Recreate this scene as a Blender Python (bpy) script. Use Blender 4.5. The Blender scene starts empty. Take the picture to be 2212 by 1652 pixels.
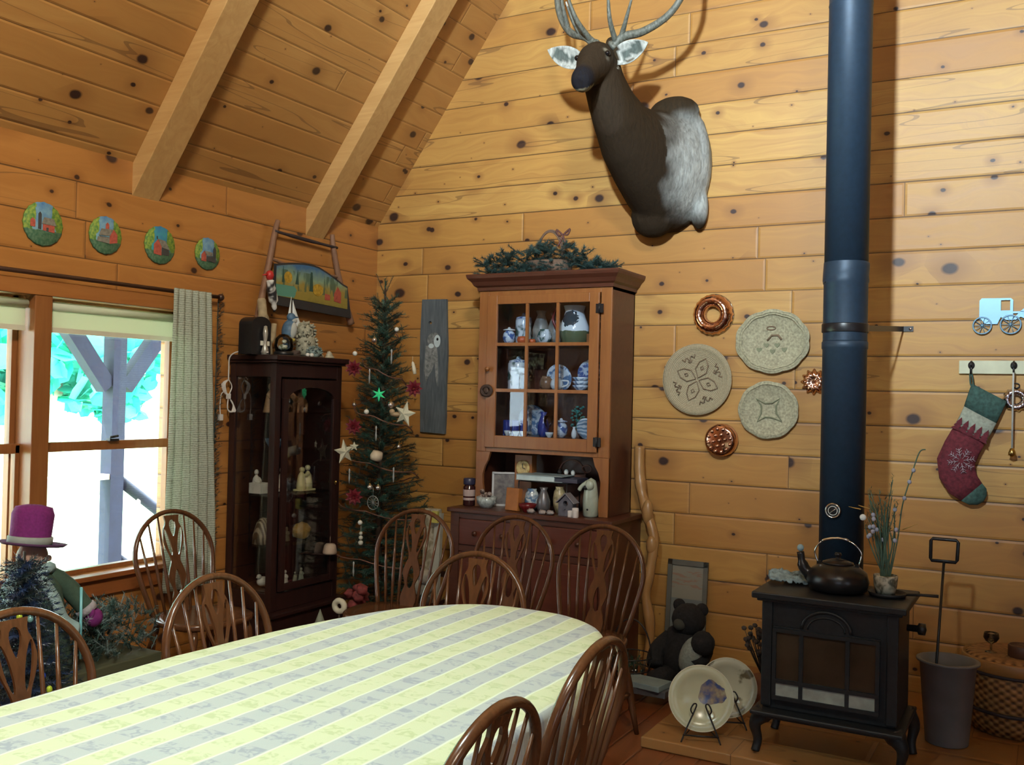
import bpy, bmesh, math, random
from math import sin, cos, pi, radians, sqrt
from mathutils import Vector, Matrix, noise
random.seed(11)
C = bpy.context.scene.collection
sc = bpy.context.scene
V3 = Vector
# ------------------------------------------------------------------ camera, world, lights, exposure
YAW, PITCH, ROLL = radians(29.13), radians(.73), radians(1.33)
fwd = V3((-sin(YAW)*cos(PITCH), cos(YAW)*cos(PITCH), sin(PITCH)))
rt0 = V3((cos(YAW), sin(YAW), 0)); up0 = rt0.cross(fwd)
rt = rt0*cos(ROLL)+up0*sin(ROLL); up = -rt0*sin(ROLL)+up0*cos(ROLL)
cd = bpy.data.cameras.new('camera'); cam = bpy.data.objects.new('camera', cd); C.objects.link(cam)
cd.sensor_width = 36; cd.lens = 36*2103/2212; cd.clip_start = .05
cam.matrix_world = Matrix(((rt.x, up.x, -fwd.x, 4.172), (rt.y, up.y, -fwd.y, -5.5), (rt.z, up.z, -fwd.z, 1.55), (0, 0, 0, 1)))
sc.camera = cam
sc.view_settings.view_transform = 'Standard'; sc.view_settings.look = 'None'
sc.view_settings.exposure = 0.0; sc.view_settings.gamma = 1
sc.cycles.use_denoising = True
sc.cycles.max_bounces = 6; sc.cycles.diffuse_bounces = 3; sc.cycles.glossy_bounces = 2
sc.cycles.transmission_bounces = 4; sc.cycles.transparent_max_bounces = 12
sc.cycles.sample_clamp_indirect = 6
sc.cycles.use_adaptive_sampling = True; sc.cycles.adaptive_threshold = .09; sc.cycles.adaptive_min_samples = 8
W = bpy.data.worlds.new('sky'); sc.world = W; W.use_nodes = True
bg = W.node_tree.nodes['Background']; bg.inputs[0].default_value = (.80, .95, 1, 1); bg.inputs[1].default_value = 16.0

def lamp(name, kind, loc, energy, col, size=.1, rot=None, sy=None, spread=None):
    l = bpy.data.lights.new(name, kind); l.energy = energy; l.color = col
    if kind == 'AREA':
        l.shape = 'RECTANGLE'; l.size = size; l.size_y = sy or size
        if spread: l.spread = spread
    elif kind == 'SUN': l.angle = size
    else: l.shadow_soft_size = size
    o = bpy.data.objects.new(name, l); C.objects.link(o); o.location = loc
    if rot is not None: o.rotation_euler = V3(rot).to_track_quat('-Z', 'Y').to_euler()
    return o
lamp('sun', 'SUN', (-6, -3, 8), 14, (1, .97, .9), .01, rot=(.35, .25, -1))
a = lamp('ceiling_spot', 'SPOT', (3.42, -5.4, 3.78), 1850, (.77, .92, 1), .09, rot=(.02, 1, .20)); a.data.spot_size = radians(98); a.data.spot_blend = 1
a = lamp('table_fill', 'SPOT', (2.6, -4.15, 2.8), 165, (.80, 1, .98), .12, rot=(-.03, .1, -1)); a.data.spot_size = radians(110); a.data.spot_blend = .8  # added unseen spot that brightens the tablecloth; no fitting hangs there
lamp('ceiling_fill', 'AREA', (5.25, -6.3, 5.40), 255, (1, .91, .72), 1.3, rot=(-.86, .42, -.30), sy=.9, spread=radians(100))  # added warm area light to brighten the left ceiling and rafters; no real fixture
# added cool fill lights at the two windowless walls behind the camera
lamp('rear_fill', 'AREA', (5.2, -8.9, 2.0), 30, (.70, .86, 1), 2.6, rot=(0, 1, -.05), sy=1.6)
lamp('side_fill', 'AREA', (7.1, -5.0, 1.5), 14, (.70, .86, 1), 1.8, rot=(-1, 0, -.05), sy=1.4)
for py in (-2.19, -3.03):
    p = lamp('window_portal', 'AREA', (-.12, py, 1.29), 1, (1, 1, 1), 1.33, rot=(1, 0, 0), sy=.72)
    p.data.cycles.is_portal = True; p.data.size, p.data.size_y = .72, 1.33

# ------------------------------------------------------------------ helpers
class B:
    """collects shapes into one mesh; mi = current material slot"""
    def __init__(s): s.v = []; s.f = []; s.m = []; s.mi = 0; s.sm = []; s.cur = True; s.col = None
    def add(s, vs, fs, smooth=None):
        n = len(s.v); s.v += [V3(v) for v in vs]
        for f in fs: s.f.append([n+i for i in f]); s.m.append(s.mi); s.sm.append(s.cur if smooth is None else smooth)
        return n
    def box(s, c, d, r=None, taper=1.0):
        c = V3(c); hx, hy, hz = d[0]/2, d[1]/2, d[2]/2
        vs = [V3((sx*hx*(taper if sz > 0 else 1), sy*hy*(taper if sz > 0 else 1), sz*hz)) for sz in (-1, 1) for sy in (-1, 1) for sx in (-1, 1)]
        if r is not None: vs = [r @ v for v in vs]
        s.add([v+c for v in vs], [(0, 2, 3, 1), (4, 5, 7, 6), (0, 1, 5, 4), (2, 6, 7, 3), (0, 4, 6, 2), (1, 3, 7, 5)], False); return s
    def bx(s, x0, x1, y0, y1, z0, z1): return s.box(((x0+x1)/2, (y0+y1)/2, (z0+z1)/2), (abs(x1-x0), abs(y1-y0), abs(z1-z0)))
    def tube(s, pts, rad, n=8, closed=False, cap=True, flat=1.0, upv=None):
        pts = [V3(p) for p in pts]; k = len(pts)
        if not hasattr(rad, '__len__'): rad = [rad]*k
        vs = []; ref = V3(upv) if upv else None
        t0 = (pts[1]-pts[0]).normalized()
        if ref is None: ref = V3((0, 0, 1)) if abs(t0.z) < .9 else V3((1, 0, 0))
        u = t0.cross(ref).normalized()
        for i in range(k):
            a = pts[(i-1) % k] if closed or i > 0 else pts[i]; b = pts[(i+1) % k] if closed or i < k-1 else pts[i]
            t = (b-a).normalized()
            u = (u - t*u.dot(t)); u = u.normalized() if u.length > 1e-6 else t.orthogonal().normalized()
            w = t.cross(u)
            for j in range(n):
                an = 2*pi*j/n; vs.append(pts[i]+(u*cos(an)+w*sin(an)*flat)*rad[i])
        fs = []
        for i in range(k if closed else k-1):
            i2 = (i+1) % k
            for j in range(n): fs.append((i*n+j, i*n+(j+1) % n, i2*n+(j+1) % n, i2*n+j))
        if cap and not closed: fs += [tuple(range(n-1, -1, -1)), tuple((k-1)*n+j for j in range(n))]
        s.add(vs, fs); return s
    def lathe(s, prof, c=(0, 0, 0), n=24, r=None, sx=1, sy=1, wob=None, ring=False):
        if ring: prof = list(prof)+[prof[0]]
        c = V3(c); vs = []; k = len(prof)
        for (R, z) in prof:
            for j in range(n):
                a = 2*pi*j/n; q = R*(wob(a) if wob else 1); v = V3((q*cos(a)*sx, q*sin(a)*sy, z))
                if r is not None: v = r @ v
                vs.append(v+c)
        fs = [(i*n+j, i*n+(j+1) % n, (i+1)*n+(j+1) % n, (i+1)*n+j) for i in range(k-1) for j in range(n)]
        if prof[0][0] > 1e-5 and not ring: fs.append(tuple(range(n-1, -1, -1)))
        if prof[-1][0] > 1e-5 and not ring: fs.append(tuple((k-1)*n+j for j in range(n)))
        s.add(vs, fs); return s
    def ball(s, c, r, n=12, m=8, rot=None, nz=0, ns=3):
        c = V3(c)
        if not hasattr(r, '__len__'): r = (r, r, r)
        vs = [V3((0, 0, -1))]
        for i in range(1, m):
            ph = -pi/2+pi*i/m
            for j in range(n): a = 2*pi*j/n; vs.append(V3((cos(ph)*cos(a), cos(ph)*sin(a), sin(ph))))
        vs.append(V3((0, 0, 1)))
        out = []
        for v in vs:
            k = 1+(noise.noise(v*ns+c*7)*nz if nz else 0)
            w = V3((v.x*r[0]*k, v.y*r[1]*k, v.z*r[2]*k))
            if rot is not None: w = rot @ w
            out.append(w+c)
        fs = [(0, 1+(j+1) % n, 1+j) for j in range(n)]
        for i in range(m-2):
            for j in range(n): a = 1+i*n+j; b = 1+i*n+(j+1) % n; fs.append((a, b, b+n, a+n))
        L = len(vs)-1; fs += [(L-n+j, L-n+(j+1) % n, L) for j in range(n)]
        s.add(out, fs); return s
    def loft(s, rings, cap=True):
        n = len(rings[0]); vs = [p for r in rings for p in r]
        fs = [(i*n+j, i*n+(j+1) % n, (i+1)*n+(j+1) % n, (i+1)*n+j) for i in range(len(rings)-1) for j in range(n)]
        if cap: fs += [tuple(range(n-1, -1, -1)), tuple((len(rings)-1)*n+j for j in range(n))]
        s.add(vs, fs); return s
    def flat(s, outlines, depth, mw, smooth_pts=False):
        """filled 2D shape (extra outlines are holes) extruded by depth; mw maps (x,y,z) to place"""
        cu = bpy.data.curves.new('tmp', 'CURVE'); cu.dimensions = '2D'; cu.fill_mode = 'BOTH'; cu.extrude = depth/2
        for o in outlines:
            sp = cu.splines.new('POLY'); sp.points.add(len(o)-1); sp.use_cyclic_u = True
            for i, p in enumerate(o): sp.points[i].co = (p[0], p[1], 0, 1)
        ob = bpy.data.objects.new('tmp', cu); C.objects.link(ob)
        dg = bpy.context.evaluated_depsgraph_get(); me = bpy.data.meshes.new_from_object(ob.evaluated_get(dg))
        s.add([mw @ v.co for v in me.vertices], [tuple(p.vertices) for p in me.polygons], False)
        bpy.data.objects.remove(ob); bpy.data.curves.remove(cu); bpy.data.meshes.remove(me); return s
    def build(s, name, mats, parent=None, bevel=0, org=None, local=False, remesh=0, subsurf=0):
        me = bpy.data.meshes.new(name)
        if parent is not None and not local: o0 = V3(parent.get('_o', (0, 0, 0)))
        elif org is not None: o0 = V3(org)
        elif parent is None and not local:
            xs = [v.x for v in s.v]; ys = [v.y for v in s.v]; zs = [v.z for v in s.v]
            o0 = V3(((min(xs)+max(xs))/2, (min(ys)+max(ys))/2, min(zs)))
        else: o0 = V3((0, 0, 0))
        me.from_pydata([v-o0 for v in s.v], [], s.f)
        if not isinstance(mats, (list, tuple)): mats = [mats]
        for m in mats: me.materials.append(m)
        me.polygons.foreach_set('material_index', [min(i, len(mats)-1) for i in s.m])
        me.polygons.foreach_set('use_smooth', s.sm)
        me.validate(); me.update()
        o = bpy.data.objects.new(name, me); C.objects.link(o)
        if parent is not None: o.parent = parent
        elif not local: o.location = o0
        if bevel:
            md = o.modifiers.new('bevel', 'BEVEL'); md.width = bevel; md.segments = 2; md.limit_method = 'ANGLE'; md.angle_limit = radians(35)
        if subsurf:
            md = o.modifiers.new('sub', 'SUBSURF'); md.levels = md.render_levels = subsurf
        return o

def tag(o, label, cat, group=None, kind=None):
    o['label'] = label; o['category'] = cat
    if group: o['group'] = group
    if kind: o['kind'] = kind
    return o
def thing(name, label, cat, loc=(0, 0, 0), group=None, rz=0, kind=None):
    o = bpy.data.objects.new(name, None); C.objects.link(o); o.location = loc; o.rotation_euler.z = rz
    o.empty_display_size = .05
    o['_o'] = tuple(loc); return tag(o, label, cat, group, kind)
def solo(b, name, mats, label, cat, group=None, **k): return tag(b.build(name, mats, **k), label, cat, group)
def struct(o): o['kind'] = 'structure'; return o
def dup(root, loc, rz, label=None, group=None, scale=1.0):
    r = root.copy(); C.objects.link(r); r.location = loc; r.rotation_euler.z = rz; r.scale = (scale,)*3
    if label: r['label'] = label
    if group: r['group'] = group
    for ch in list(root.children):
        c = ch.copy(); C.objects.link(c); c.parent = r
        for g in list(ch.children):
            d = g.copy(); C.objects.link(d); d.parent = c
    return r
def RX(a): return Matrix.Rotation(radians(a), 3, 'X')
def RY(a): return Matrix.Rotation(radians(a), 3, 'Y')
def RZ(a): return Matrix.Rotation(radians(a), 3, 'Z')
def place(loc, *rs):
    m = Matrix.Identity(3)
    for r in rs: m = m @ r
    return Matrix.Translation(loc) @ m.to_4x4()
def toward(d): return V3(d).to_track_quat('Z', 'Y').to_matrix()
def arc(n, f): return [f(i/(n-1)) for i in range(n)]
def spline(pts, n=6):
    pts = [V3(p) for p in pts]; out = []
    for i in range(len(pts)-1):
        p0 = pts[max(i-1, 0)]; p1 = pts[i]; p2 = pts[i+1]; p3 = pts[min(i+2, len(pts)-1)]
        for j in range(n):
            t = j/n; out.append(.5*((2*p1)+(-p0+p2)*t+(2*p0-5*p1+4*p2-p3)*t*t+(-p0+3*p1-3*p2+p3)*t**3))
    return out+[pts[-1]]
def lerp(a, b, t): return a+(b-a)*t

# ------------------------------------------------------------------ materials
MC = {}
class N:
    def __init__(s, name):
        s.m = bpy.data.materials.new(name); s.m.use_nodes = True; s.t = s.m.node_tree; s.p = s.t.nodes['Principled BSDF']
    def n(s, typ, ins=None, **k):
        x = s.t.nodes.new(typ)
        for a, b in k.items(): setattr(x, a, b)
        for a, b in (ins or {}).items():
            if hasattr(b, 'is_linked') or hasattr(b, 'links'): s.t.links.new(b, x.inputs[a])
            else: x.inputs[a].default_value = b
        return x
    def math(s, op, a, b=0, c=0, clamp=False):
        x = s.n('ShaderNodeMath', {0: a, 1: b, 2: c}, operation=op, use_clamp=clamp); return x.outputs[0]
    def vm(s, op, a, b=(0, 0, 0)):
        x = s.n('ShaderNodeVectorMath', {0: a, 1: b}, operation=op); return x.outputs['Value'] if op in ('DOT_PRODUCT', 'LENGTH', 'DISTANCE') else x.outputs[0]
    def ramp(s, f, stops):
        x = s.n('ShaderNodeValToRGB', {0: f}); e = x.color_ramp.elements
        while len(e) < len(stops): e.new(.5)
        for i, (p, c) in enumerate(stops): e[i].position = p; e[i].color = (*c, 1) if hasattr(c, '__len__') else (c, c, c, 1)
        return x.outputs[0]
    def mix(s, f, a, b, mode='MIX'):
        x = s.n('ShaderNodeMix', data_type='RGBA', blend_type=mode)
        for i, q in ((0, f), (6, a), (7, b)):
            if hasattr(q, 'is_linked'): s.t.links.new(q, x.inputs[i])
            else: x.inputs[i].default_value = (*q, 1) if hasattr(q, '__len__') and len(q) == 3 else q
        return x.outputs[2]
    def noise(s, vec, scale, detail=3, dist=0, rough=.5):
        return s.n('ShaderNodeTexNoise', {'Vector': vec, 'Scale': scale, 'Detail': detail, 'Distortion': dist, 'Roughness': rough}).outputs[0]
    def obj(s): return s.n('ShaderNodeTexCoord').outputs['Object']
    def out(s, col=None, rough=None, bump=None, bs=.3, bd=.01, **k):
        L = s.t.links
        for key, q in [('Base Color', col), ('Roughness', rough)]+list(k.items()):
            if q is None: continue
            if hasattr(q, 'is_linked'): L.new(q, s.p.inputs[key])
            else: s.p.inputs[key].default_value = (*q, 1) if hasattr(q, '__len__') and len(q) == 3 else q
        if bump is not None:
            b = s.n('ShaderNodeBump', {'Height': bump, 'Strength': bs, 'Distance': bd}); L.new(b.outputs[0], s.p.inputs['Normal'])
        return s.m
def M(name, col, rough=.5, metal=0, var=.15, scale=12, bs=0, spec=.5, **k):
    if name in MC: return MC[name]
    g = N(name); o = g.obj(); f = g.noise(o, scale, 4)
    c2 = tuple(max(0, c*(1-var)) for c in col); c3 = tuple(min(1, c*(1+var)) for c in col)
    c = g.ramp(f, [(.3, c2), (.7, c3)])
    MC[name] = g.out(c, rough, bump=(f if bs else None), bs=bs or .1, bd=.004, Metallic=metal, **{'Specular IOR Level': spec}, **k); return MC[name]
def wood(name, c1, c2, scale=1.0, axis=2, rough=.35, spec=.5):
    if name in MC: return MC[name]
    g = N(name); o = g.obj(); s = [26*scale]*3; s[axis] = 2.2*scale
    v = g.vm('MULTIPLY', o, tuple(s)); f = g.noise(v, 1.0, 5, 1.2, .6); f2 = g.noise(o, 3*scale, 2)
    c = g.ramp(f, [(.25, c1), (.75, c2)]); c = g.mix(g.math('MULTIPLY', f2, .35), c, tuple(x*.6 for x in c1))
    MC[name] = g.out(c, rough, bump=f, bs=.08, bd=.003, **{'Specular IOR Level': spec}); return MC[name]
def planks(name, along, across, pitch, off, L, cols, dark, knotd=1.0, rough=.38, seam=.016, boards=.3, coat=.15, coatr=.3):
    g = N(name); o = g.n('ShaderNodeNewGeometry').outputs['Position']
    a = g.vm('DOT_PRODUCT', o, along); c = g.math('ADD', g.vm('DOT_PRODUCT', o, across), off)
    q = g.math('DIVIDE', c, pitch); row = g.math('FLOOR', q); fr = g.math('FRACT', q)
    r1 = g.n('ShaderNodeTexWhiteNoise', {'W': row}, noise_dimensions='1D').outputs[0]
    q2 = g.math('ADD', g.math('DIVIDE', a, L), g.math('MULTIPLY', r1, 7.3)); colm = g.math('FLOOR', q2); fa = g.math('FRACT', q2)
    bid = g.n('ShaderNodeCombineXYZ', {0: row, 1: colm, 2: 3.7}).outputs[0]
    wn = g.n('ShaderNodeTexWhiteNoise', {'Vector': bid}, noise_dimensions='3D').outputs[0]
    wob = g.noise(g.n('ShaderNodeCombineXYZ', {0: g.math('MULTIPLY', a, 2.2), 1: g.math('MULTIPLY', c, 5), 2: g.math('MULTIPLY', wn, 9)}).outputs[0], 1, 2)
    gv = g.n('ShaderNodeCombineXYZ', {0: g.math('MULTIPLY', a, 1.3), 1: g.math('ADD', g.math('MULTIPLY', c, 30), g.math('MULTIPLY', wob, 7)), 2: g.math('MULTIPLY', wn, 40)}).outputs[0]
    gr = g.noise(gv, 1, 4, .4, .6)
    # knots
    kv = g.n('ShaderNodeCombineXYZ', {0: g.math('ADD', g.math('MULTIPLY', a, 3.5), g.math('MULTIPLY', wn, 31)), 1: g.math('ADD', g.math('MULTIPLY', c, 4.6), g.math('MULTIPLY', wn, 3)), 2: g.math('MULTIPLY', wn, 17)}).outputs[0]
    kd = g.noise(kv, 3.0, 2)
    kv2 = g.n('ShaderNodeVectorMath', {0: kv, 1: g.n('ShaderNodeVectorMath', {0: g.n('ShaderNodeCombineXYZ', {0: kd, 1: kd, 2: kd}).outputs[0], 1: (.05, .05, 0)}, operation='MULTIPLY').outputs[0]}, operation='ADD').outputs[0]
    vo = g.n('ShaderNodeTexVoronoi', {'Vector': kv2, 'Scale': 1.0, 'Randomness': 1.0}, voronoi_dimensions='2D')
    ksz = g.n('ShaderNodeTexWhiteNoise', {'Vector': vo.outputs['Color']}, noise_dimensions='3D').outputs[0]
    kr = g.math('MULTIPLY', g.math('POWER', ksz, 2.6), .15*knotd); kr = g.math('ADD', kr, .009)
    d = g.math('DIVIDE', vo.outputs['Distance'], kr)
    kn = g.ramp(g.math('MULTIPLY', d, .5), [(.36, .95), (.56, 0.0)])
    halo = g.ramp(g.math('MULTIPLY', d, .22), [(.2, .75), (.9, 0.0)])
    base = g.ramp(wn, [(0, cols[0]), (.5, cols[1]), (1, cols[2])])
    base = g.mix(1-boards, base, cols[1])
    base = g.mix(g.ramp(gr, [(.35, .55), (.75, 0.0)]), base, dark)
    big = g.noise(o, .9, 2); base = g.mix(g.ramp(big, [(.35, .45), (.65, 0.0)]), base, tuple(x*.75 for x in cols[0]))
    base = g.mix(halo, base, tuple(x*.8 for x in dark)); base = g.mix(kn, base, (.022, .008, .009))
    e = g.math('MINIMUM', fr, g.math('SUBTRACT', 1, fr)); ea = g.math('MULTIPLY', g.math('MINIMUM', fa, g.math('SUBTRACT', 1, fa)), L/pitch)
    sw = g.math('MULTIPLY', g.math('ADD', r1, .5), seam)
    s1 = g.math('LESS_THAN', e, sw); s2 = g.math('LESS_THAN', ea, seam*.6); sm = g.math('MAXIMUM', s1, s2)
    eb = g.math('MINIMUM', e, ea); h = g.ramp(eb, [(0, 0.0), (.07, 1.0)])
    # fine drying cracks
    ck = g.noise(g.n('ShaderNodeCombineXYZ', {0: g.math('MULTIPLY', a, .7), 1: g.math('MULTIPLY', c, 9), 2: g.math('MULTIPLY', wn, 23)}).outputs[0], 1, 1)
    ckm = g.math('MULTIPLY', g.math('LESS_THAN', g.math('ABSOLUTE', g.math('SUBTRACT', ck, .5)), .006), g.math('GREATER_THAN', wn, .62))
    col = g.mix(g.math('MULTIPLY', ckm, .45), base, (.09, .04, .02)); col = g.mix(g.math('MULTIPLY', sm, .8), col, (.055, .025, .012))
    rr = g.math('ADD', g.math('MULTIPLY', gr, .15), rough-.07)
    hh = g.math('ADD', h, g.math('MULTIPLY', gr, .07))
    return g.out(col, rr, bump=hh, bs=.55, bd=.006, **{'Coat Weight': coat, 'Coat Roughness': coatr})
def translucent(name, col, t=.5, bump=None, bs=.3):
    g = N(name) if isinstance(name, str) else name; d = g.n('ShaderNodeBsdfDiffuse'); tr = g.n('ShaderNodeBsdfTranslucent')
    for x in (d, tr):
        if hasattr(col, 'is_linked'): g.t.links.new(col, x.inputs[0])
        else: x.inputs[0].default_value = (*col, 1)
    if bump is not None:
        bn = g.n('ShaderNodeBump', {'Height': bump, 'Strength': bs, 'Distance': .006}); g.t.links.new(bn.outputs[0], d.inputs['Normal'])
    mx = g.n('ShaderNodeMixShader', {0: t}); g.t.links.new(d.outputs[0], mx.inputs[1]); g.t.links.new(tr.outputs[0], mx.inputs[2]); g.t.links.new(mx.outputs[0], g.t.nodes['Material Output'].inputs[0])
    return g.m
def glass(name='glass', tint=(1, 1, 1), refl=.5):
    if name in MC: return MC[name]
    g = N(name); t = g.n('ShaderNodeBsdfTransparent', {0: (*tint, 1)}); gl = g.n('ShaderNodeBsdfGlossy', {'Roughness': .02})
    fr = g.n('ShaderNodeFresnel', {0: 1.45}); f = g.math('MULTIPLY', fr.outputs[0], refl)
    mx = g.n('ShaderNodeMixShader', {0: f}); g.t.links.new(t.outputs[0], mx.inputs[1]); g.t.links.new(gl.outputs[0], mx.inputs[2])
    g.t.links.new(mx.outputs[0], g.t.nodes['Material Output'].inputs[0]); MC[name] = g.m; return g.m
def emit(name, col, s):
    if name in MC: return MC[name]
    g = N(name); MC[name] = g.out(col, .4, **{'Emission Color': col, 'Emission Strength': s}); return MC[name]
def pic(name, build, rough=.6):
    if name in MC: return MC[name]
    g = N(name); MC[name] = g.out(build(g), rough); return MC[name]

HONEY = [(.44, .20, .045), (.55, .30, .072), (.66, .42, .125)]
wall_m = planks('pine_back_wall', (1, 0, 0), (0, 0, 1), .185, .049, 2.3, HONEY, (.36, .16, .045), 1.0, boards=.8, coat=.05, coatr=.45, rough=.5)
wall_l = planks('pine_left_wall', (0, 1, 0), (0, 0, 1), .185, .049, 2.9, [(.44, .185, .045), (.50, .23, .06), (.54, .26, .075)], (.33, .125, .03), .9, boards=.5)
SL = math.atan(1.40); sv = (cos(SL), 0, sin(SL))
ceil_m = planks('pine_ceiling', (0, 1, 0), sv, .142, .03, 3.4, [(.46, .22, .06), (.52, .28, .085), (.55, .31, .10)], (.40, .18, .05), .9, rough=.42, seam=.009, boards=.6, coat=.3, coatr=.5)
ceil_r = planks('pine_ceiling_far', (0, 1, 0), (-sv[0], 0, sv[2]), .142, .03, 3.4, HONEY, (.36, .14, .045), .9)
floor_m = planks('pine_floor', (0, 1, 0), (1, 0, 0), .13, 0, 2.5, [(.20, .06, .022), (.26, .085, .03), (.30, .10, .035)], (.13, .035, .012), .5, rough=.3)
hearth_m = planks('hearth_boards', (1, 0, 0), (0, 1, 0), .30, 0, .6, [(.33, .16, .05), (.38, .19, .06), (.42, .21, .07)], (.28, .12, .04), .2, rough=.4, seam=.008)
beam_m = wood('beam_wood', (.52, .30, .11), (.68, .43, .18), .7, 0)
trim_m = wood('trim_pine', (.24, .085, .024), (.34, .135, .042), .8, 2)
dkwood = wood('dark_cherry', (.019, .008, .008), (.042, .017, .014), 1, 2, .3)
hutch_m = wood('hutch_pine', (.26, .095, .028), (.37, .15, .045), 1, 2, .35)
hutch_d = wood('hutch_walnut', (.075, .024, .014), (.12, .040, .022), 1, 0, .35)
chair_m = wood('chair_oak', (.078, .030, .013), (.145, .058, .024), 1.4, 2, .22)
iron = M('cast_iron', (.022, .024, .027), .45, .3, bs=.1, scale=60)
black = M('black_paint', (.012, .012, .014), .35)
chrome = M('chrome', (.75, .77, .8), .12, 1, var=.02)
copper = M('copper_tin', (.72, .42, .30), .16, 1, var=.05)
white_c = M('white_ceramic', (.72, .76, .74), .2, var=.04)
cream = M('cream', (.62, .60, .48), .5, var=.06)
brass = M('brass', (.55, .38, .12), .3, 1)

# ------------------------------------------------------------------ the setting
RW, RY_, RX_ = 7.2, -9.0, 3.6
b = B(); b.bx(-.2, RW+.2, RY_-.2, .2, -.12, 0); struct(b.build('floor', floor_m))
b = B(); b.bx(-.2, RW+.2, 0, .2, 0, 2.72)
b.add([(-.2, 0, 2.72), (RW+.2, 0, 2.72), (RX_, 0, 7.95), (-.2, .2, 2.72), (RW+.2, .2, 2.72), (RX_, .2, 7.95)], [(0, 1, 2), (5, 4, 3), (0, 3, 4, 1), (1, 4, 5, 2), (2, 5, 3, 0)], False)
struct(b.build('wall_back', wall_m))
b = B(); b.bx(-.2, RW+.2, RY_-.2, RY_, 0, 2.72)
b.add([(-.2, RY_-.2, 2.72), (RW+.2, RY_-.2, 2.72), (RX_, RY_-.2, 7.95), (-.2, RY_, 2.72), (RW+.2, RY_, 2.72), (RX_, RY_, 7.95)], [(0, 1, 2), (5, 4, 3), (0, 3, 4, 1), (1, 4, 5, 2), (2, 5, 3, 0)], False)
struct(b.build('wall_rear', wall_m))
b = B(); b.bx(RW, RW+.2, RY_, 0, 0, 2.9); struct(b.build('wall_right', wall_l))
b = B(); WY = [(-3.37, -2.63), (-2.54, -1.70)]; Z0, Z1 = .61, 1.965
b.bx(-.2, 0, RY_, WY[0][0], 0, 2.9); b.bx(-.2, 0, WY[1][1], 0, 0, 2.9)
b.bx(-.2, 0, WY[0][0], WY[1][1], 0, Z0); b.bx(-.2, 0, WY[0][0], WY[1][1], Z1, 2.9)
struct(b.build('wall_left', wall_l))
def slab(x0, z0, x1, z1, t=.1):
    d = V3((x1-x0, 0, z1-z0)).normalized(); nn = V3((-d.z, 0, d.x)) if d.x > 0 else V3((d.z, 0, -d.x))
    p = [V3((x0, y, z0)) for y in (RY_-.1, .1)]+[V3((x1, y, z1)) for y in (RY_-.1, .1)]
    b = B(); b.add(p+[q+nn*t for q in p], [(0, 1, 3, 2), (4, 6, 7, 5), (0, 4, 5, 1), (2, 3, 7, 6), (0, 2, 6, 4), (1, 5, 7, 3)], False); return b
k = struct(slab(-.25, 2.706-.35, RX_, 2.706+1.4*RX_).build('ceiling', ceil_m))
k = struct(slab(RW+.25, 2.706-.35, RX_, 2.706+1.4*RX_).build('ceiling', ceil_r))
# rafters: exposed beams under the sloping ceiling
for i, y in enumerate((-.665, -2.0, -3.335, -4.67, -6.0)):
    b = B(); n_ = V3((sin(SL), 0, -cos(SL)))*.10; hw = .087
    p0 = V3((-.02, 0, 2.706-.028)); p1 = V3((RX_-.02, 0, 2.706+1.4*(RX_-.02)))
    q0 = V3((-.02, 0, 2.706-.028-.10/cos(SL))); q1 = p1+n_
    vs = [V3((p.x, y+s*hw, p.z)) for s in (-1, 1) for p in (p0, p1, q1, q0)]
    b.add(vs, [(0, 1, 2, 3), (7, 6, 5, 4), (0, 4, 5, 1), (1, 5, 6, 2), (2, 6, 7, 3), (3, 7, 4, 0)], False)
    struct(b.build('trim_%d' % (i+1), beam_m, bevel=.004))
b = B(); b.bx(2.59, 4.6, -1.415, -.002, 0.002, .05); struct(b.build('trim_6', hearth_m, bevel=.006))['label'] = 'raised tan hearth platform under the stove'
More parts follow.
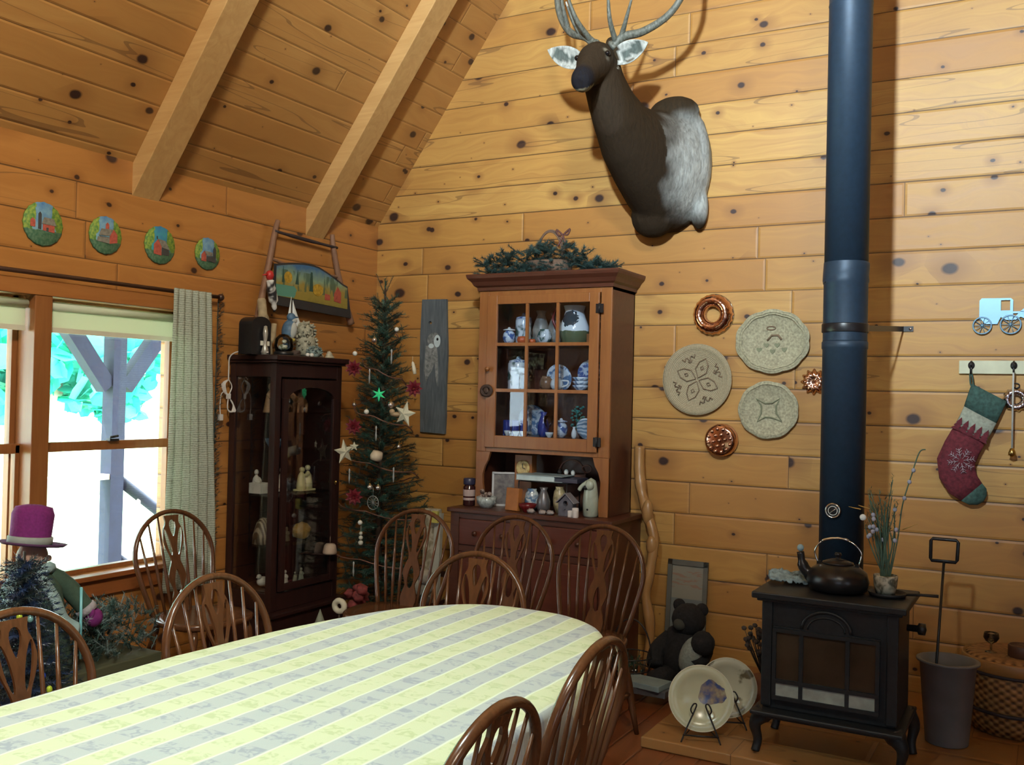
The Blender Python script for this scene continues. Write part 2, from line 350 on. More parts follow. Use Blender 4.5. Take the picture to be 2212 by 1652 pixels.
# windows of the left wall: post, head board, sill as trims, each window unit a structure with its parts
b = B(); b.bx(-.12, .025, -2.63, -2.54, Z0, Z1); struct(b.build('trim_7', trim_m, bevel=.003))
b = B(); b.bx(0, .03, -3.6, -1.55, 1.965, 2.036); b.bx(0, .025, WY[1][1], WY[1][1]+.08, Z0-.02, 1.965); struct(b.build('trim_8', wood('head_pine', (.34, .12, .028), (.44, .18, .05), .8, 1), bevel=.003))
b = B(); b.bx(0, .05, -3.5, -1.66, .585, .61); b.bx(0, .022, -3.45, -1.70, .50, .585); struct(b.build('trim_9', wood('sill_pine', (.27, .085, .025), (.38, .13, .04), .8, 1), bevel=.003))
shade_m = translucent('shade_fabric', (.74, .76, .62), .35)
for i, (y0, y1) in enumerate((WY[1], WY[0])):
    t = bpy.data.objects.new('window_%d' % (i+1), None); C.objects.link(t); t.location = (0, (y0+y1)/2, Z0); t['_o'] = tuple(t.location); t['kind'] = 'structure'
    b = B(); X0, X1 = -.10, -.06
    b.bx(X0-.04, X0, y0, y0+.028, Z0, Z1); b.bx(X0-.04, X0, y1-.028, y1, Z0, Z1)
    b.bx(X0-.04, X0, y0, y1, Z1-.04, Z1); b.bx(X0-.04, X0, y0, y1, 1.225, 1.262); b.build('window_frame', trim_m, t, bevel=.002)
    b = B(); b.bx(X1-.035, X1, y0, y0+.022, Z0, 1.262); b.bx(X1-.035, X1, y1-.022, y1, Z0, 1.262); b.bx(X1-.035, X1, y0, y1, 1.222, 1.268); b.bx(X1-.035, X1, y0, y1, Z0, Z0+.022)
    b.build('sash', trim_m, t, bevel=.002)
    b = B(); b.bx(X0-.022, X0-.018, y0+.02, y1-.02, 1.25, Z1-.03); b.bx(X1-.02, X1-.016, y0+.02, y1-.02, Z0+.02, 1.24); b.build('pane', glass(), t)
    b = B(); b.box((X1+.006, (y0+y1)/2, 1.272), (.03, .055, .012)); b.tube([(X1+.012, (y0+y1)/2-.02, 1.285), (X1+.012, (y0+y1)/2+.028, 1.292)], .006, 8); b.build('sash_lock', black, t)
for i, (y0, y1) in enumerate((WY[1], WY[0])):
    s = thing('roller_shade', ['cream roller shade rolled up at the top of the window beside the curtain', 'cream roller shade at the top of the window by the frame edge'][i], 'window shade', (0, (y0+y1)/2, 1.8), 'roller shades')
    b = B(); b.tube([(-.03, y0+.008, 1.925), (-.03, y1-.008, 1.925)], .022, 14); b.build('roll', shade_m, s)
    b = B(); b.bx(-.034, -.030, y0+.012, y1-.012, 1.80, 1.92); b.build('shade_cloth', shade_m, s)
    b = B(); b.bx(-.038, -.026, y0+.012, y1-.012, 1.798, 1.822); b.build('hem_bar', cream, s)
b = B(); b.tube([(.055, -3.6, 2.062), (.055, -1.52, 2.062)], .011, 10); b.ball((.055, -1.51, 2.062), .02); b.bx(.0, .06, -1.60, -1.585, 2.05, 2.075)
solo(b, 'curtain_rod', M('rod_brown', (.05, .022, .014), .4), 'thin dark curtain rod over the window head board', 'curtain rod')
# curtain
g = N('curtain_weave'); o = g.obj(); wv = g.n('ShaderNodeTexWave', {'Vector': o, 'Scale': 26, 'Distortion': 3, 'Detail': 2}, wave_type='BANDS', bands_direction='Z').outputs[1]
nz = g.noise(o, 120, 3); mm = g.math('ADD', g.math('MULTIPLY', wv, .4), g.math('MULTIPLY', nz, .8))
cur_m = translucent(g, g.ramp(mm, [(.3, (.34, .38, .31)), (.75, (.60, .66, .58))]), .35, mm, .5)
b = B(); ny, nzz = 72, 46; vs = []
for i in range(nzz):
    t = i/(nzz-1); z = 2.078-1.62*t; w0 = lerp(-1.862, -1.885, t); w1 = lerp(-1.605, -1.52, t)
    for j in range(ny):
        s = j/(ny-1); y = lerp(w0, w1, s); fold = .014*sin(s*34+noise.noise(V3((s*3, t*1.2, 1)))*2.4)+.010*noise.noise(V3((s*9, t*5, 3)))
        vs.append((.074+fold*(.35+.65*t), y, z))
fs = [(i*ny+j, i*ny+j+1, (i+1)*ny+j+1, (i+1)*ny+j) for i in range(nzz-1) for j in range(ny-1)]
b.add(vs, fs); cu = b.build('curtain', cur_m); md = cu.modifiers.new('thick', 'SOLIDIFY'); md.thickness = .004
tag(cu, 'pale grey-green woven curtain panel hanging at the window\'s right side', 'curtain')

# ------------------------------------------------------------------ outdoors: porch and trees
b = B(); b.bx(-2.4, -.2, -6.5, 3.5, -.25, -.12); o = b.build('floor_porch', M('deck_boards', (.62, .58, .50), .8)); struct(o)
b = B(); b.bx(-40, -2.4, -30, 30, -1.2, -1.1); o = b.build('ground', M('lawn', (.40, .55, .30), .9)); struct(o)
b = B(); b.bx(-2.6, -.2, -6.5, 3.5, 2.30, 2.38); o = b.build('roof_porch', M('porch_roof', (.20, .19, .20), .8)); struct(o)
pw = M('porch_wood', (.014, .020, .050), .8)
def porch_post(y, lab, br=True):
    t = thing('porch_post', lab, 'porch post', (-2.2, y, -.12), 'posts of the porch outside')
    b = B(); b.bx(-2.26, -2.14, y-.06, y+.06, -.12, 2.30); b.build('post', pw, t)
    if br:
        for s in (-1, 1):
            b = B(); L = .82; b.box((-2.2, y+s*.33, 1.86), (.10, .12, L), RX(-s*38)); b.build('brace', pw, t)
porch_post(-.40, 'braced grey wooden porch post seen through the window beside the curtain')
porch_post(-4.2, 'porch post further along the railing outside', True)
rail = thing('porch_railing', 'pale porch railing with square balusters outside the window', 'railing', (-2.2, -2.5, -.12))
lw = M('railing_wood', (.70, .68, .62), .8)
b = B(); b.bx(-2.25, -2.15, -6.4, -.46, .83, .87); b.build('top_rail', lw, rail)
b = B(); b.bx(-2.22, -2.18, -6.4, -.46, 0, .05); b.build('bottom_rail', lw, rail)
for i in range(38):
    b = B(); y = -6.3+i*.155; b.bx(-2.215, -2.18, y-.018, y+.018, .05, .83); b.build('baluster', lw, rail)
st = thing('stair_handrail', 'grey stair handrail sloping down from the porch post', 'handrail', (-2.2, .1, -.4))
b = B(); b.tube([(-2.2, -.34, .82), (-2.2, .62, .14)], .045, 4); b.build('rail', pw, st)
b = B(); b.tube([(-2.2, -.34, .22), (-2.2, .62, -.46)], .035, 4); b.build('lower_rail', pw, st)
for k in range(4):
    b = B(); y = -.15+k*.2; z = .82-(y+.34)*.71; b.bx(-2.215, -2.185, y-.015, y+.015, z-.58, z-.03); b.build('baluster', lw, st)
leaf_m = M('tree_leaves', (.03, .50, .38), .7, var=.6, scale=.6); bark = M('tree_bark', (.30, .27, .24), .9)
def tree(x, y, h, r, lab, n=620):
    t = thing('yard_tree', lab, 'tree', (x, y, -1.1), 'trees beyond the porch')
    b = B(); b.tube([(x, y, -1.1), (x+.1, y, h*.5), (x, y+.1, h*.85)], [.22, .15, .05], 8); b.build('trunk', bark, t)
    b = B(); random.seed(int(x*10+y*7))
    for i in range(n):
        u = random.random(); ph = random.random()*2*pi; q = sqrt(random.random()); z = lerp(.2*h, h, u); rr = r*q*(1-.5*abs(u-.45)*1.6)
        c = V3((x+rr*cos(ph), y+rr*sin(ph), z)); s = random.uniform(.16, .36); R_ = Matrix.Rotation(random.random()*6, 3, V3((random.random(), random.random(), random.random())).normalized())
        b.add([c+R_ @ V3(p)*s for p in ((-1, 0, 0), (-.3, -.7, .1), (.6, -.5, 0), (1, .1, .1), (.3, .7, 0), (-.6, .6, .1))], [(0, 1, 2, 3, 4, 5)], False)
    b.build('foliage', leaf_m, t)
for x, y, h, r, lab in ((-9, 2.2, 5.2, 1.6, 'green leafy tree left of the porch post'), (-15, -.6, 7.5, 2.6, 'big leafy tree filling the pane by the window post'), (-14, 7.5, 6, 1.5, 'pale green tree to the right of the porch post'),
                     (-9, -5.6, 6.0, 1.9, 'leafy tree seen through the far left window'), (-22, 4.2, 6, 1.6, 'small tree far beyond the porch'), (-16, 10.5, 4.2, 1.2, 'tree far off beside the stair handrail')): tree(x, y, h, r, lab)

# ------------------------------------------------------------------ dining table and cloth
TC, TW = V3((2.49, -3.75, 0)), .575
def oval(grow=0, n=96):
    pts = []
    for i in range(n):
        a = 2*pi*i/n; x = (TW+grow)*math.copysign(abs(cos(a))**.78, cos(a)); yy = (1.455+grow)*math.copysign(abs(sin(a))**.80, sin(a))
        pts.append(V3((TC.x+x, TC.y+yy, 0)))
    return pts
t = thing('dining_table', 'oval wooden dining table under the striped cloth', 'table', (TC.x, TC.y, 0))
b = B(); b.loft([[p+V3((0, 0, z)) for p in oval(-.005)] for z in (.725, .753)]); b.build('tabletop', chair_m, t)
for y in (-2.95, -4.55):
    b = B(); b.lathe([(.05, .1), (.075, .2), (.06, .3), (.085, .45), (.06, .6), (.09, .72)], (TC.x, y, 0), 20); b.build('pedestal', chair_m, t)
    for s in (-1, 1):
        b = B(); b.tube(spline([(TC.x, y, .16), (TC.x+s*.2, y, .14), (TC.x+s*.38, y, .03)], 5), .032, 8); b.build('foot', chair_m, t)
g = N('tablecloth_stripes'); o = g.n('ShaderNodeNewGeometry').outputs['Position']; sp = g.n('ShaderNodeSeparateXYZ', {0: o})
wn = g.noise(o, 2.2, 2); wn2 = g.noise(o, 14, 3)
x = g.math('ADD', sp.outputs[0], g.math('MULTIPLY', wn, .028)); x = g.math('ADD', x, g.math('MULTIPLY', wn2, .006)); q = g.math('DIVIDE', g.math('SUBTRACT', x, 1.949), .150)
fr = g.math('FRACT', q); band = g.math('GREATER_THAN', fr, .5); e = g.math('ABSOLUTE', g.math('SUBTRACT', g.math('FRACT', g.math('MULTIPLY', q, 2)), .5)); ln = g.math('GREATER_THAN', e, .455)
rw = g.math('FLOOR', g.math('MULTIPLY', q, 2)); par = g.math('MULTIPLY', g.math('FRACT', g.math('MULTIPLY', rw, .37)), .30)
yy = g.math('FRACT', g.math('DIVIDE', g.math('ADD', sp.outputs[1], par), .105))
mv = g.n('ShaderNodeCombineXYZ', {0: g.math('MULTIPLY', x, 30), 1: g.math('MULTIPLY', sp.outputs[1], 34), 2: 0}).outputs[0]
mot = g.ramp(g.noise(mv, 1, 2, 1.5), [(.46, 0.0), (.60, 1.0)])
patch = g.math('MULTIPLY', g.math('GREATER_THAN', yy, .46), g.math('LESS_THAN', e, .40)); pm = g.math('MULTIPLY', mot, patch)
tone = g.math('MULTIPLY', g.noise(o, 9, 2), .5)
c1 = g.mix(tone, (.62, .72, .45), (.66, .69, .50)); c1 = g.mix(g.math('MULTIPLY', pm, .55), c1, (.42, .54, .25))
c2 = g.mix(tone, (.46, .54, .53), (.52, .55, .53)); c2 = g.mix(g.math('MULTIPLY', pm, .65), c2, (.28, .33, .41))
cl = g.mix(band, c1, c2); cl = g.mix(g.math('MULTIPLY', ln, .75), cl, (.78, .88, .72))
hb = g.math('ADD', g.noise(o, 7, 4, .5), g.math('MULTIPLY', g.noise(o, 300, 1), .06))
cloth_m = g.out(cl, .85, bump=hb, bs=.5, bd=.012, **{'Sheen Weight': .2})
b = B(); rings = []
for z, gr in ((.758, -.575), (.7585, -.40), (.759, -.2), (.759, -.06), (.758, -.012), (.751, .008), (.735, .014), (.70, .018), (.64, .024), (.58, .032), (.52, .04)):
    rg = []
    for i, p in enumerate(oval(max(gr, -.57))):
        q = V3(p); a = 2*pi*i/96
        if z < .75:
            k = (.75-z)/.23; q.z = z-.05*k*max(0, sin(a*4+.6))**6; d = (q-V3((TC.x, TC.y, 0))).normalized()
            q += V3((d.x, d.y, 0))*(.022*sin(a*17+1.3*sin(a*3))+.012*sin(a*31))*k
        else: q.z = z+.0025*noise.noise(V3((q.x*5, q.y*5, 2)))+.003*max(0, noise.noise(V3((q.x*16, q.y*4, 7)))-.35)
        rg.append(q)
    rings.append(rg)
b.loft(rings, cap=False); b.f.append(list(range(96))[::-1]); b.m.append(0); b.sm.append(True)
o = b.build('tablecloth', cloth_m); md = o.modifiers.new('thick', 'SOLIDIFY'); md.thickness = .002
tag(o, 'yellow-green and grey striped cloth over the oval dining table', 'tablecloth')

# ------------------------------------------------------------------ bow back chairs
def splat_outline():
    L = [(.030, .0), (.036, .04), (.030, .075), (.022, .11), (.030, .14), (.038, .175), (.030, .215), (.020, .25), (.026, .285), (.040, .33), (.046, .37), (.040, .41), (.030, .44), (.034, .475)]
    P = [(p.x, p.y) for p in spline([(x, y, 0) for x, y in L], 4)]; out = [(x, y) for x, y in P]+[(-x, y) for x, y in reversed(P)]
    def ell(cx, cy, rx, ry, rot=0, n=14, tear=0):
        r = []
        for i in range(n):
            a = 2*pi*i/n; x = rx*cos(a)*(1-tear*sin(a)); y = ry*sin(a); r.append((cx+x*cos(rot)-y*sin(rot), cy+x*sin(rot)+y*cos(rot)))
        return r
    out = [(x*1.28, y) for x, y in out]
    return [out, ell(0, .412, .017, .042, 0, 16, -.45), ell(.032, .345, .0115, .070, -.20), ell(-.032, .345, .0115, .070, .20), ell(0, .150, .018, .058, 0, 14, .3)]
def make_chair(label):
    t = thing('windsor_chair', label, 'chair')
    b = B(); n = 32; rings = []
    for z, k in ((.425, .93), (.435, 1.0), (.452, 1.0), (.458, .97), (.450, .75), (.446, .4), (.447, .02)):
        rg = []
        for j in range(n):
            a = 2*pi*j/n; x = .225*cos(a)*(1+.06*sin(a)); y = .205*sin(a); q = abs(cos(a))**.8; x = math.copysign(.225*abs(cos(a))**.75, cos(a))*(1-.07*(sin(a) > 0)*sin(a)); y = math.copysign(.21*abs(sin(a))**.8, sin(a))
            rg.append(V3((x*k, y*k, z)))
        rings.append(rg)
    b.loft(rings); b.build('seat', chair_m, t, local=True)
    for sx in (-1, 1):
        for sy in (-1, 1):
            a = V3((sx*.15, sy*.14, .43)); c = V3((sx*.215, sy*.205, 0)); pts = [a.lerp(c, k) for k in (0, .12, .2, .3, .45, .6, .68, .72, .78, 1)]
            b = B(); b.tube(pts, [.013, .018, .014, .021, .023, .019, .013, .018, .014, .011], 10); b.build('leg', chair_m, t, local=True)
    for pts in ([(-.19, -.175, .19), (-.185, 0, .185), (-.19, .175, .19)], [(.19, -.175, .19), (.185, 0, .185), (.19, .175, .19)], [(-.185, 0, .185), (0, 0, .185), (.185, 0, .185)]):
        b = B(); b.tube(spline(pts, 3), [.009, .011, .014, .016, .014, .011, .009], 8); b.build('stretcher', chair_m, t, local=True)
    rec = 13; Mb = Matrix.Translation((0, .165, .448)) @ Matrix.Rotation(radians(-rec), 4, 'X')   # back: x across, z up
    def bow(u):   # u 0..1
        s = 1 if u > .5 else -1; w = abs(u-.5)*2
        if w > .62: k = (w-.62)/.38; return V3((s*lerp(.222, .165, k**1.3), -.012*k, lerp(.27, 0, k)))
        k = w/.62*pi/2; return V3((s*.222*sin(k), 0, .27+.225*cos(k)))
    P = [Mb @ bow(i/40) for i in range(41)]
    b = B(); b.tube(P, [.0145]*41, 10, flat=.8); b.build('bow', chair_m, t, local=True)
    b = B(); Ms = Mb @ Matrix.Rotation(radians(90), 4, 'X'); b.flat(splat_outline(), .009, Ms); b.build('splat', chair_m, t, local=True, bevel=.002)
    for i in range(3):
        for s in (-1, 1):
            xb = s*(.055+.036*i); xt = s*(.075+.055*i); zt = .27+.225*sqrt(max(0, 1-(xt/.222)**2))-.006
            b = B(); p = [Mb @ V3((lerp(xb, xt, k), -.0*(1-k), lerp(0, zt, k))) for k in (0, .3, .55, 1)]; b.tube(p, [.0065, .0085, .007, .0045], 8); b.build('spindle', chair_m, t, local=True)
    return t
ch = make_chair('bow-back chair at the far rounded end of the table')
# local -y is the front of the chair
ch.location = (2.24, -2.52, 0); ch.rotation_euler.z = radians(2)
G1 = 'bow-back chairs pushed up to the table'; G2 = 'bow-back chairs standing along the walls'; ch['group'] = G1
for x, y, rz, lab, gr in ((2.035, -3.17, 90, 'bow-back chair with its back to the window, nearer the curio cabinet', G1), (1.985, -3.84, 90, 'bow-back chair at the lower left, in front of the purple-hatted doll', G1),
    (2.91, -3.22, -90, 'bow-back chair on the stove side of the table, further from the viewer', G1), (2.945, -3.80, -90, 'bow-back chair on the stove side of the table, nearest the viewer', G1),
    (1.29, -1.52, 6, 'bow-back chair in front of the Christmas tree', G2), (1.80, -1.42, 0, 'middle bow-back chair in front of the hutch drawers', G2), (2.29, -1.46, -2, 'bow-back chair at the hutch\'s right corner by the crooked stick', G2),
    (.60, -2.10, 84, 'bow-back chair against the wall under the curtain', G2)):
    dup(ch, (x, y, 0), radians(rz), lab, gr)

# ------------------------------------------------------------------ wood stove and pipe
stove = thing('wood_stove', 'black cast iron wood stove on four curved legs', 'stove', (3.37, -1.12, .05))
b = B(); b.bx(3.095, 3.635, -1.30, -.93, .24, .705)
for x0, x1 in ((3.09, 3.135), (3.595, 3.64)): b.bx(x0, x1, -1.312, -1.29, .25, .70)
b.build('body', iron, stove, bevel=.006)
b = B(); b.bx(3.052, 3.672, -1.345, -.90, .708, .735); b.bx(3.07, 3.655, -1.325, -.91, .695, .708); b.build('top_plate', iron, stove, bevel=.005)
b = B(); b.bx(3.06, 3.67, -1.37, -.92, .222, .24); b.bx(3.09, 3.64, -1.34, -.93, .205, .222); b.build('ash_lip', iron, stove, bevel=.006)
for sx, x in ((-1, 3.10), (1, 3.635)):
    for y in (-1.30, -.97):
        b = B(); b.tube(spline([(x-sx*.01, y, .222), (x+sx*.028, y-.015 if y < -1.1 else y+.01, .17), (x+sx*.02, y, .10), (x+sx*.028, y-.01, .051)], 5), [.042]*3+[.034, .03, .026, .024, .022, .020, .019, .019, .018, .018, .018, .018, .019], 8); b.build('leg', iron, stove)
dr = B(); x0, x1, z0, z1 = 3.145, 3.57, .295, .60
dr.flat([[(x0, z0-.01), (x1, z0-.01), (x1, z1-.005), (3.46, z1-.005)]+[(3.36+.10*cos(a), z1-.005+.085*sin(a)) for a in [pi*i/14 for i in range(15)]]+[(x0, z1-.005)]], .014, Matrix.Translation((0, -1.312, 0)) @ Matrix.Rotation(radians(90), 4, 'X'))
door = dr.build('door', iron, stove, bevel=.003)
b = B()
for x in (3.15, 3.262, 3.448, 3.565): b.bx(x-.008, x+.008, -1.334, -1.318, .29, .585)
for z in (.298, .368, .582): b.bx(3.145, 3.572, -1.336, -1.318, z-.008, z+.008)
b.tube([(3.36+.098*cos(a), -1.32, .60+.078*sin(a)) for a in [pi*i/16 for i in range(17)]], .007, 6); b.tube([(3.36+.075*cos(a), -1.32, .60+.055*sin(a)) for a in [pi*i/16 for i in range(17)]], .004, 6)
b.build('door_grille', iron, stove)
gs = M('stove_glass', (.05, .034, .022), .12, var=.4, scale=4); tile = M('pale_tile', (.30, .33, .30), .35, var=.2, scale=20)
for xa, xb in ((3.158, 3.254), (3.270, 3.440), (3.456, 3.557)):
    b = B(); b.bx(xa, xb, -1.324, -1.318, .376, .574); b.build('fire_glass', gs, stove)
    b = B(); b.bx(xa, xb, -1.328, -1.318, .306, .360); b.build('tile', tile, stove)['label'] = 'pale ceramic tile'
b = B(); b.lathe([(.014, 0), (.014, .04), (.024, .045), (.024, .07), (0, .075)], (3.655, -1.18, .63), 12, RY(90)); b.build('side_knob', black, stove)
b = B(); b.lathe([(.11, .58), (.118, .585), (.118, .69), (.105, .70)], (3.318, -.80, 0), 28); b.box((3.318, -.885, .62), (.19, .12, .15)); b.build('flue_collar', iron, stove, bevel=.004)
pm_ = M('pipe_paint', (.022, .046, .080), .48, .25, var=.1, scale=40)
pipe = thing('stovepipe', 'tall blue-black stovepipe rising from the wood stove', 'stovepipe', (3.318, -.80, .70))
PX, PY = 3.318, -.80
b = B(); b.lathe([(.099, .70), (.099, 1.795), (.103, 1.80), (.103, 1.83), (.097, 1.835)], (PX, PY, 0), 40); b.build('lower_section', pm_, pipe)
tl = RY(0)
b = B(); rg = []
for z, R_, tz in ((1.835, .099, 0), (2.10, .099, 0), (2.11, .103, .0), (2.12, .101, .02), (2.145, .104, .03), (2.165, .1035, .03), (2.20, .100, .0)):
    rg.append([V3((PX+R_*cos(2*pi*j/40), PY+R_*sin(2*pi*j/40), z+tz*cos(2*pi*j/40))) for j in range(40)])
b.loft(rg, False); b.build('elbow_collar', pm_, pipe)
b = B(); b.lathe([(.098, 2.19), (.098, 3.4), (.1, 3.405), (.098, 3.41), (.098, 7.0)], (PX, PY, 0), 40); b.build('upper_section', pm_, pipe)
b = B(); b.lathe([(.1035, 1.875), (.1045, 1.878), (.1045, 1.912), (.1035, 1.915)], (PX, PY, 0), 40, ring=True)
b.add([V3(p)+V3((dx, 0, dz)) for p in ((3.395, -.76, 1.897), (3.470, -.006, 1.946)) for dx in (-.002, .002) for dz in (-.014, .014)], [(0, 1, 3, 2), (4, 6, 7, 5), (0, 4, 5, 1), (2, 3, 7, 6), (0, 2, 6, 4), (1, 5, 7, 3)], False); b.box((3.492, -.005, 1.946), (.055, .005, .028)); b.build('wall_bracket', black, pipe)
b = B(); b.ball((3.505, -.010, 1.946), (.007, .003, .007)); b.build('screw', chrome, pipe)
b = B(); r_ = toward((.85-.55, -1, 0)); r_ = toward((0.0, -1, .0)); b.lathe([(0, 0), (.036, .001), (.036, .010), (.030, .012), (0, .012)], (3.30, -.903, 1.058), 24, r_); th = thing('pipe_thermometer', 'small round chrome thermometer on the stovepipe', 'thermometer', (3.30, -.903, 1.058)); b.build('case', black, th)
b = B(); b.tube([(3.30+.031*cos(a), -.915, 1.058+.031*sin(a)) for a in [2*pi*i/24 for i in range(24)]], .004, 6, True); b.build('rim', chrome, th)
b = B(); b.tube([(3.285, -.917, 1.045), (3.318, -.917, 1.072)], .002, 6); b.build('needle', chrome, th)
b = B(); b.tube([(3.30+.020*cos(a), -.9155, 1.058+.020*sin(a)) for a in [2*pi*i/24 for i in range(24)]], .0018, 6, True); b.build('dial_ring', white_c, th)

# ------------------------------------------------------------------ hutch cupboard
hu = thing('hutch_cupboard', 'tall pine hutch cupboard with a nine-pane glass door and carved crown', 'cupboard', (1.5, -.2, 0))
HX0, HX1, HY = 1.062, 1.948, -.352
b = B()
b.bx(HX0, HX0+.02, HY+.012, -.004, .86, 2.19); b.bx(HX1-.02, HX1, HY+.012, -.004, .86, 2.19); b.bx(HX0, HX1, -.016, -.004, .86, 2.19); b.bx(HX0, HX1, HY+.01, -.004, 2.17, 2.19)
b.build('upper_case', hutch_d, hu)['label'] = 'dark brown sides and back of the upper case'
b = B()
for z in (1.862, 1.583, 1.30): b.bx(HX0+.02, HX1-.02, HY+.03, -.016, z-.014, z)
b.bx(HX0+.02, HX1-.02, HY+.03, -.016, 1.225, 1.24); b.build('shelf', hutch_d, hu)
b = B(); b.bx(HX0, HX0+.068, HY, HY+.02, 1.20, 2.184); b.bx(HX1-.068, HX1, HY, HY+.02, 1.20, 2.184); b.bx(HX0+.068, HX1-.068, HY+.001, HY+.02, 2.155, 2.184); b.bx(HX0+.068, HX1-.068, HY+.001, HY+.02, 1.20, 1.228)
for s, xe in ((1, HX0), (-1, HX1)):
    pr = [(0, .86), (.055, .86), (.062, .93), (.05, 1.0), (.048, 1.06), (.062, 1.11), (.085, 1.15), (.10, 1.199), (0, 1.199)]
    pr = [(xe+s*x, z) for x, z in pr]; b.flat([pr], .02, Matrix.Translation((0, HY+.01, 0)) @ Matrix.Rotation(radians(90), 4, 'X'))
b.build('face_frame', hutch_m, hu, bevel=.002)
door = None; b = B(); dx0, dx1, dz0, dz1 = HX0+.066, HX1-.072, 1.228, 2.155; gx0, gx1, gz0, gz1 = 1.198, 1.815, 1.302, 2.100; YF = HY-.004
b.bx(dx0, gx0, YF-.014, YF+.006, dz0, dz1); b.bx(gx1, dx1, YF-.014, YF+.006, dz0, dz1); b.bx(gx0, gx1, YF-.014, YF+.006, dz0, gz0); b.bx(gx0, gx1, YF-.014, YF+.006, gz1, dz1)
door = b.build('door', hutch_m, hu, bevel=.003); door['_o'] = tuple(hu.location)
b = B()
for x in (1.404, 1.609): b.bx(x-.009, x+.009, YF-.012, YF+.004, gz0, gz1)
for z in (1.856, 1.577): b.bx(gx0, gx1, YF-.011, YF+.003, z-.010, z+.010)
b.build('muntins', hutch_m, door)
b = B(); b.bx(gx0, gx1, YF-.002, YF, gz0, gz1); b.build('pane', glass('hutch_glass', (.9, .94, 1), .9), door)
b = B(); b.lathe([(.006, 0), (.006, .012), (.015, .018), (.015, .028), (0, .033)], (1.150, YF-.014, 1.705), 12, RX(90)); b.build('door_knob', hutch_m, door)
for z in (2.06, 1.29):
    b = B(); b.bx(dx1-.018, dx1+.028, YF-.020, YF-.014, z-.026, z+.026); b.tube([(dx1+.004, YF-.022, z-.03), (dx1+.004, YF-.022, z+.03)], .005, 8); b.build('hinge', black, door)
b = B(); prof = [(0, 2.185), (.010, 2.185), (.013, 2.205), (.028, 2.215), (.040, 2.238), (.060, 2.258), (.065, 2.275), (0, 2.275)]
for i in range(len(prof)-1):
    (a0, za), (a1, zb) = prof[i], prof[i+1]
    q = lambda a, z: [(HX0-a, -.004, z), (HX0-a, HY-a, z), (HX1+a, HY-a, z), (HX1+a, -.004, z)]
    v = q(a0, za)+q(a1, zb); b.add(v, [(j, j+1, j+5, j+4) for j in range(3)], False)
b.bx(HX0-.065, HX1+.065, HY-.065, -.004, 2.273, 2.283); b.build('crown', hutch_d, hu)
b = B(); b.bx(.945, 2.035, -.49, -.004, .832, .858); b.build('counter_top', hutch_d, hu, bevel=.004)
b = B(); b.bx(.965, 2.015, -.46, -.004, .0, .832); b.build('base_case', hutch_d, hu)
b = B()
for x in (.965, 1.465, 1.955): b.bx(x, x+.06, -.474, -.46, .0, .832)
for z in (.0, .60, .80): b.bx(.965, 2.015, -.472, -.46, z, z+.035)
b.build('base_frame', hutch_d, hu)
rd = wood('base_red', (.10, .025, .014), (.15, .042, .024), 1, 0, .35)
for xa, xb in ((1.03, 1.46), (1.53, 1.95)):
    b = B(); b.bx(xa, xb, -.480, -.462, .64, .795); d = b.build('drawer', rd, hu, bevel=.004); d['_o'] = tuple(hu.location)
    for k in (.28, .72):
        b = B(); b.lathe([(.006, 0), (.006, .010), (.016, .016), (.015, .026), (0, .030)], (lerp(xa, xb, k), -.480, .715), 12, RX(90)); b.build('knob', hutch_d, d)
    b = B(); b.bx(xa, xb, -.478, -.462, .04, .595); b.bx(xa+.06, xb-.06, -.484, -.478, .10, .535); b.build('cupboard_door', rd, hu, bevel=.004)
# heart-shaped dark hanger on the door stile
b = B(); b.tube([(1.140+.030*sin(a)**3*1.1, HY-.028, 1.575+.026*(cos(a)-.35*cos(2*a)-.15*cos(3*a))) for a in [2*pi*i/24 for i in range(24)]], .006, 6, True)
b.tube([(1.140+.035*cos(a), HY-.026, 1.572+.03*sin(a)) for a in [2*pi*i/18 for i in range(18)]], .010, 6, True); b.ball((1.14, HY-.03, 1.572), (.02, .008, .02), nz=.4)
solo(b, 'twig_wreath', M('dark_twig', (.06, .035, .025), .7), 'small dark twig wreath hung on the hutch door stile', 'wreath')

# crockery and small wares: lathe profiles (r, z) for the kinds seen behind the glass
def painted(name, c1, c2, sc_=18, th=(.45, .55), rough=.15):
    if name in MC: return MC[name]
    g = N(name); o = g.obj(); f = g.noise(o, sc_, 3, .6); MC[name] = g.out(g.ramp(f, [(th[0], c1), (th[1], c2)]), rough); return MC[name]
delft = painted('delft', (.07, .14, .36), (.68, .76, .82), 32); delft2 = painted('delft_pale', (.12, .24, .42), (.72, .82, .86), 22)
forest = painted('forest_china', (.05, .12, .10), (.74, .80, .80), 14, (.40, .50)); cobalt = M('cobalt_glass', (.03, .06, .30), .08, spec=.8); clear = glass('clear_glass', (.86, .92, .95), 1.4)
wbright = 1
stone = painted('stoneware', (.12, .12, .10), (.34, .33, .27), 20, (.3, .7), .4); teal = M('teal_leaf', (.04, .24, .20), .5, var=.4); pump = M('pumpkin', (.62, .12, .03), .4); cinn = M('dark_red', (.16, .012, .014), .3)
def cyl(r, h): return [(r*.96, 0), (r, h*.05), (r, h*.92), (r*.93, h), (r*.86, h), (r*.86, h*.9), (0, h*.9)]
def pot(r, h): return [(r*.55, 0), (r*.9, h*.25), (r, h*.5), (r*.85, h*.8), (r*.6, h*.92), (r*.66, h), (r*.5, h*.98), (0, h*.9)]
def bowl(r, h): return [(r*.4, 0), (r*.45, h*.1), (r*.85, h*.6), (r, h), (r*.94, h), (r*.7, h*.4), (0, h*.15)]
def vase(r, h): return [(r*.6, 0), (r*.95, h*.2), (r, h*.45), (r*.7, h*.7), (r*.42, h*.88), (r*.6, h), (r*.4, h), (0, h*.8)]
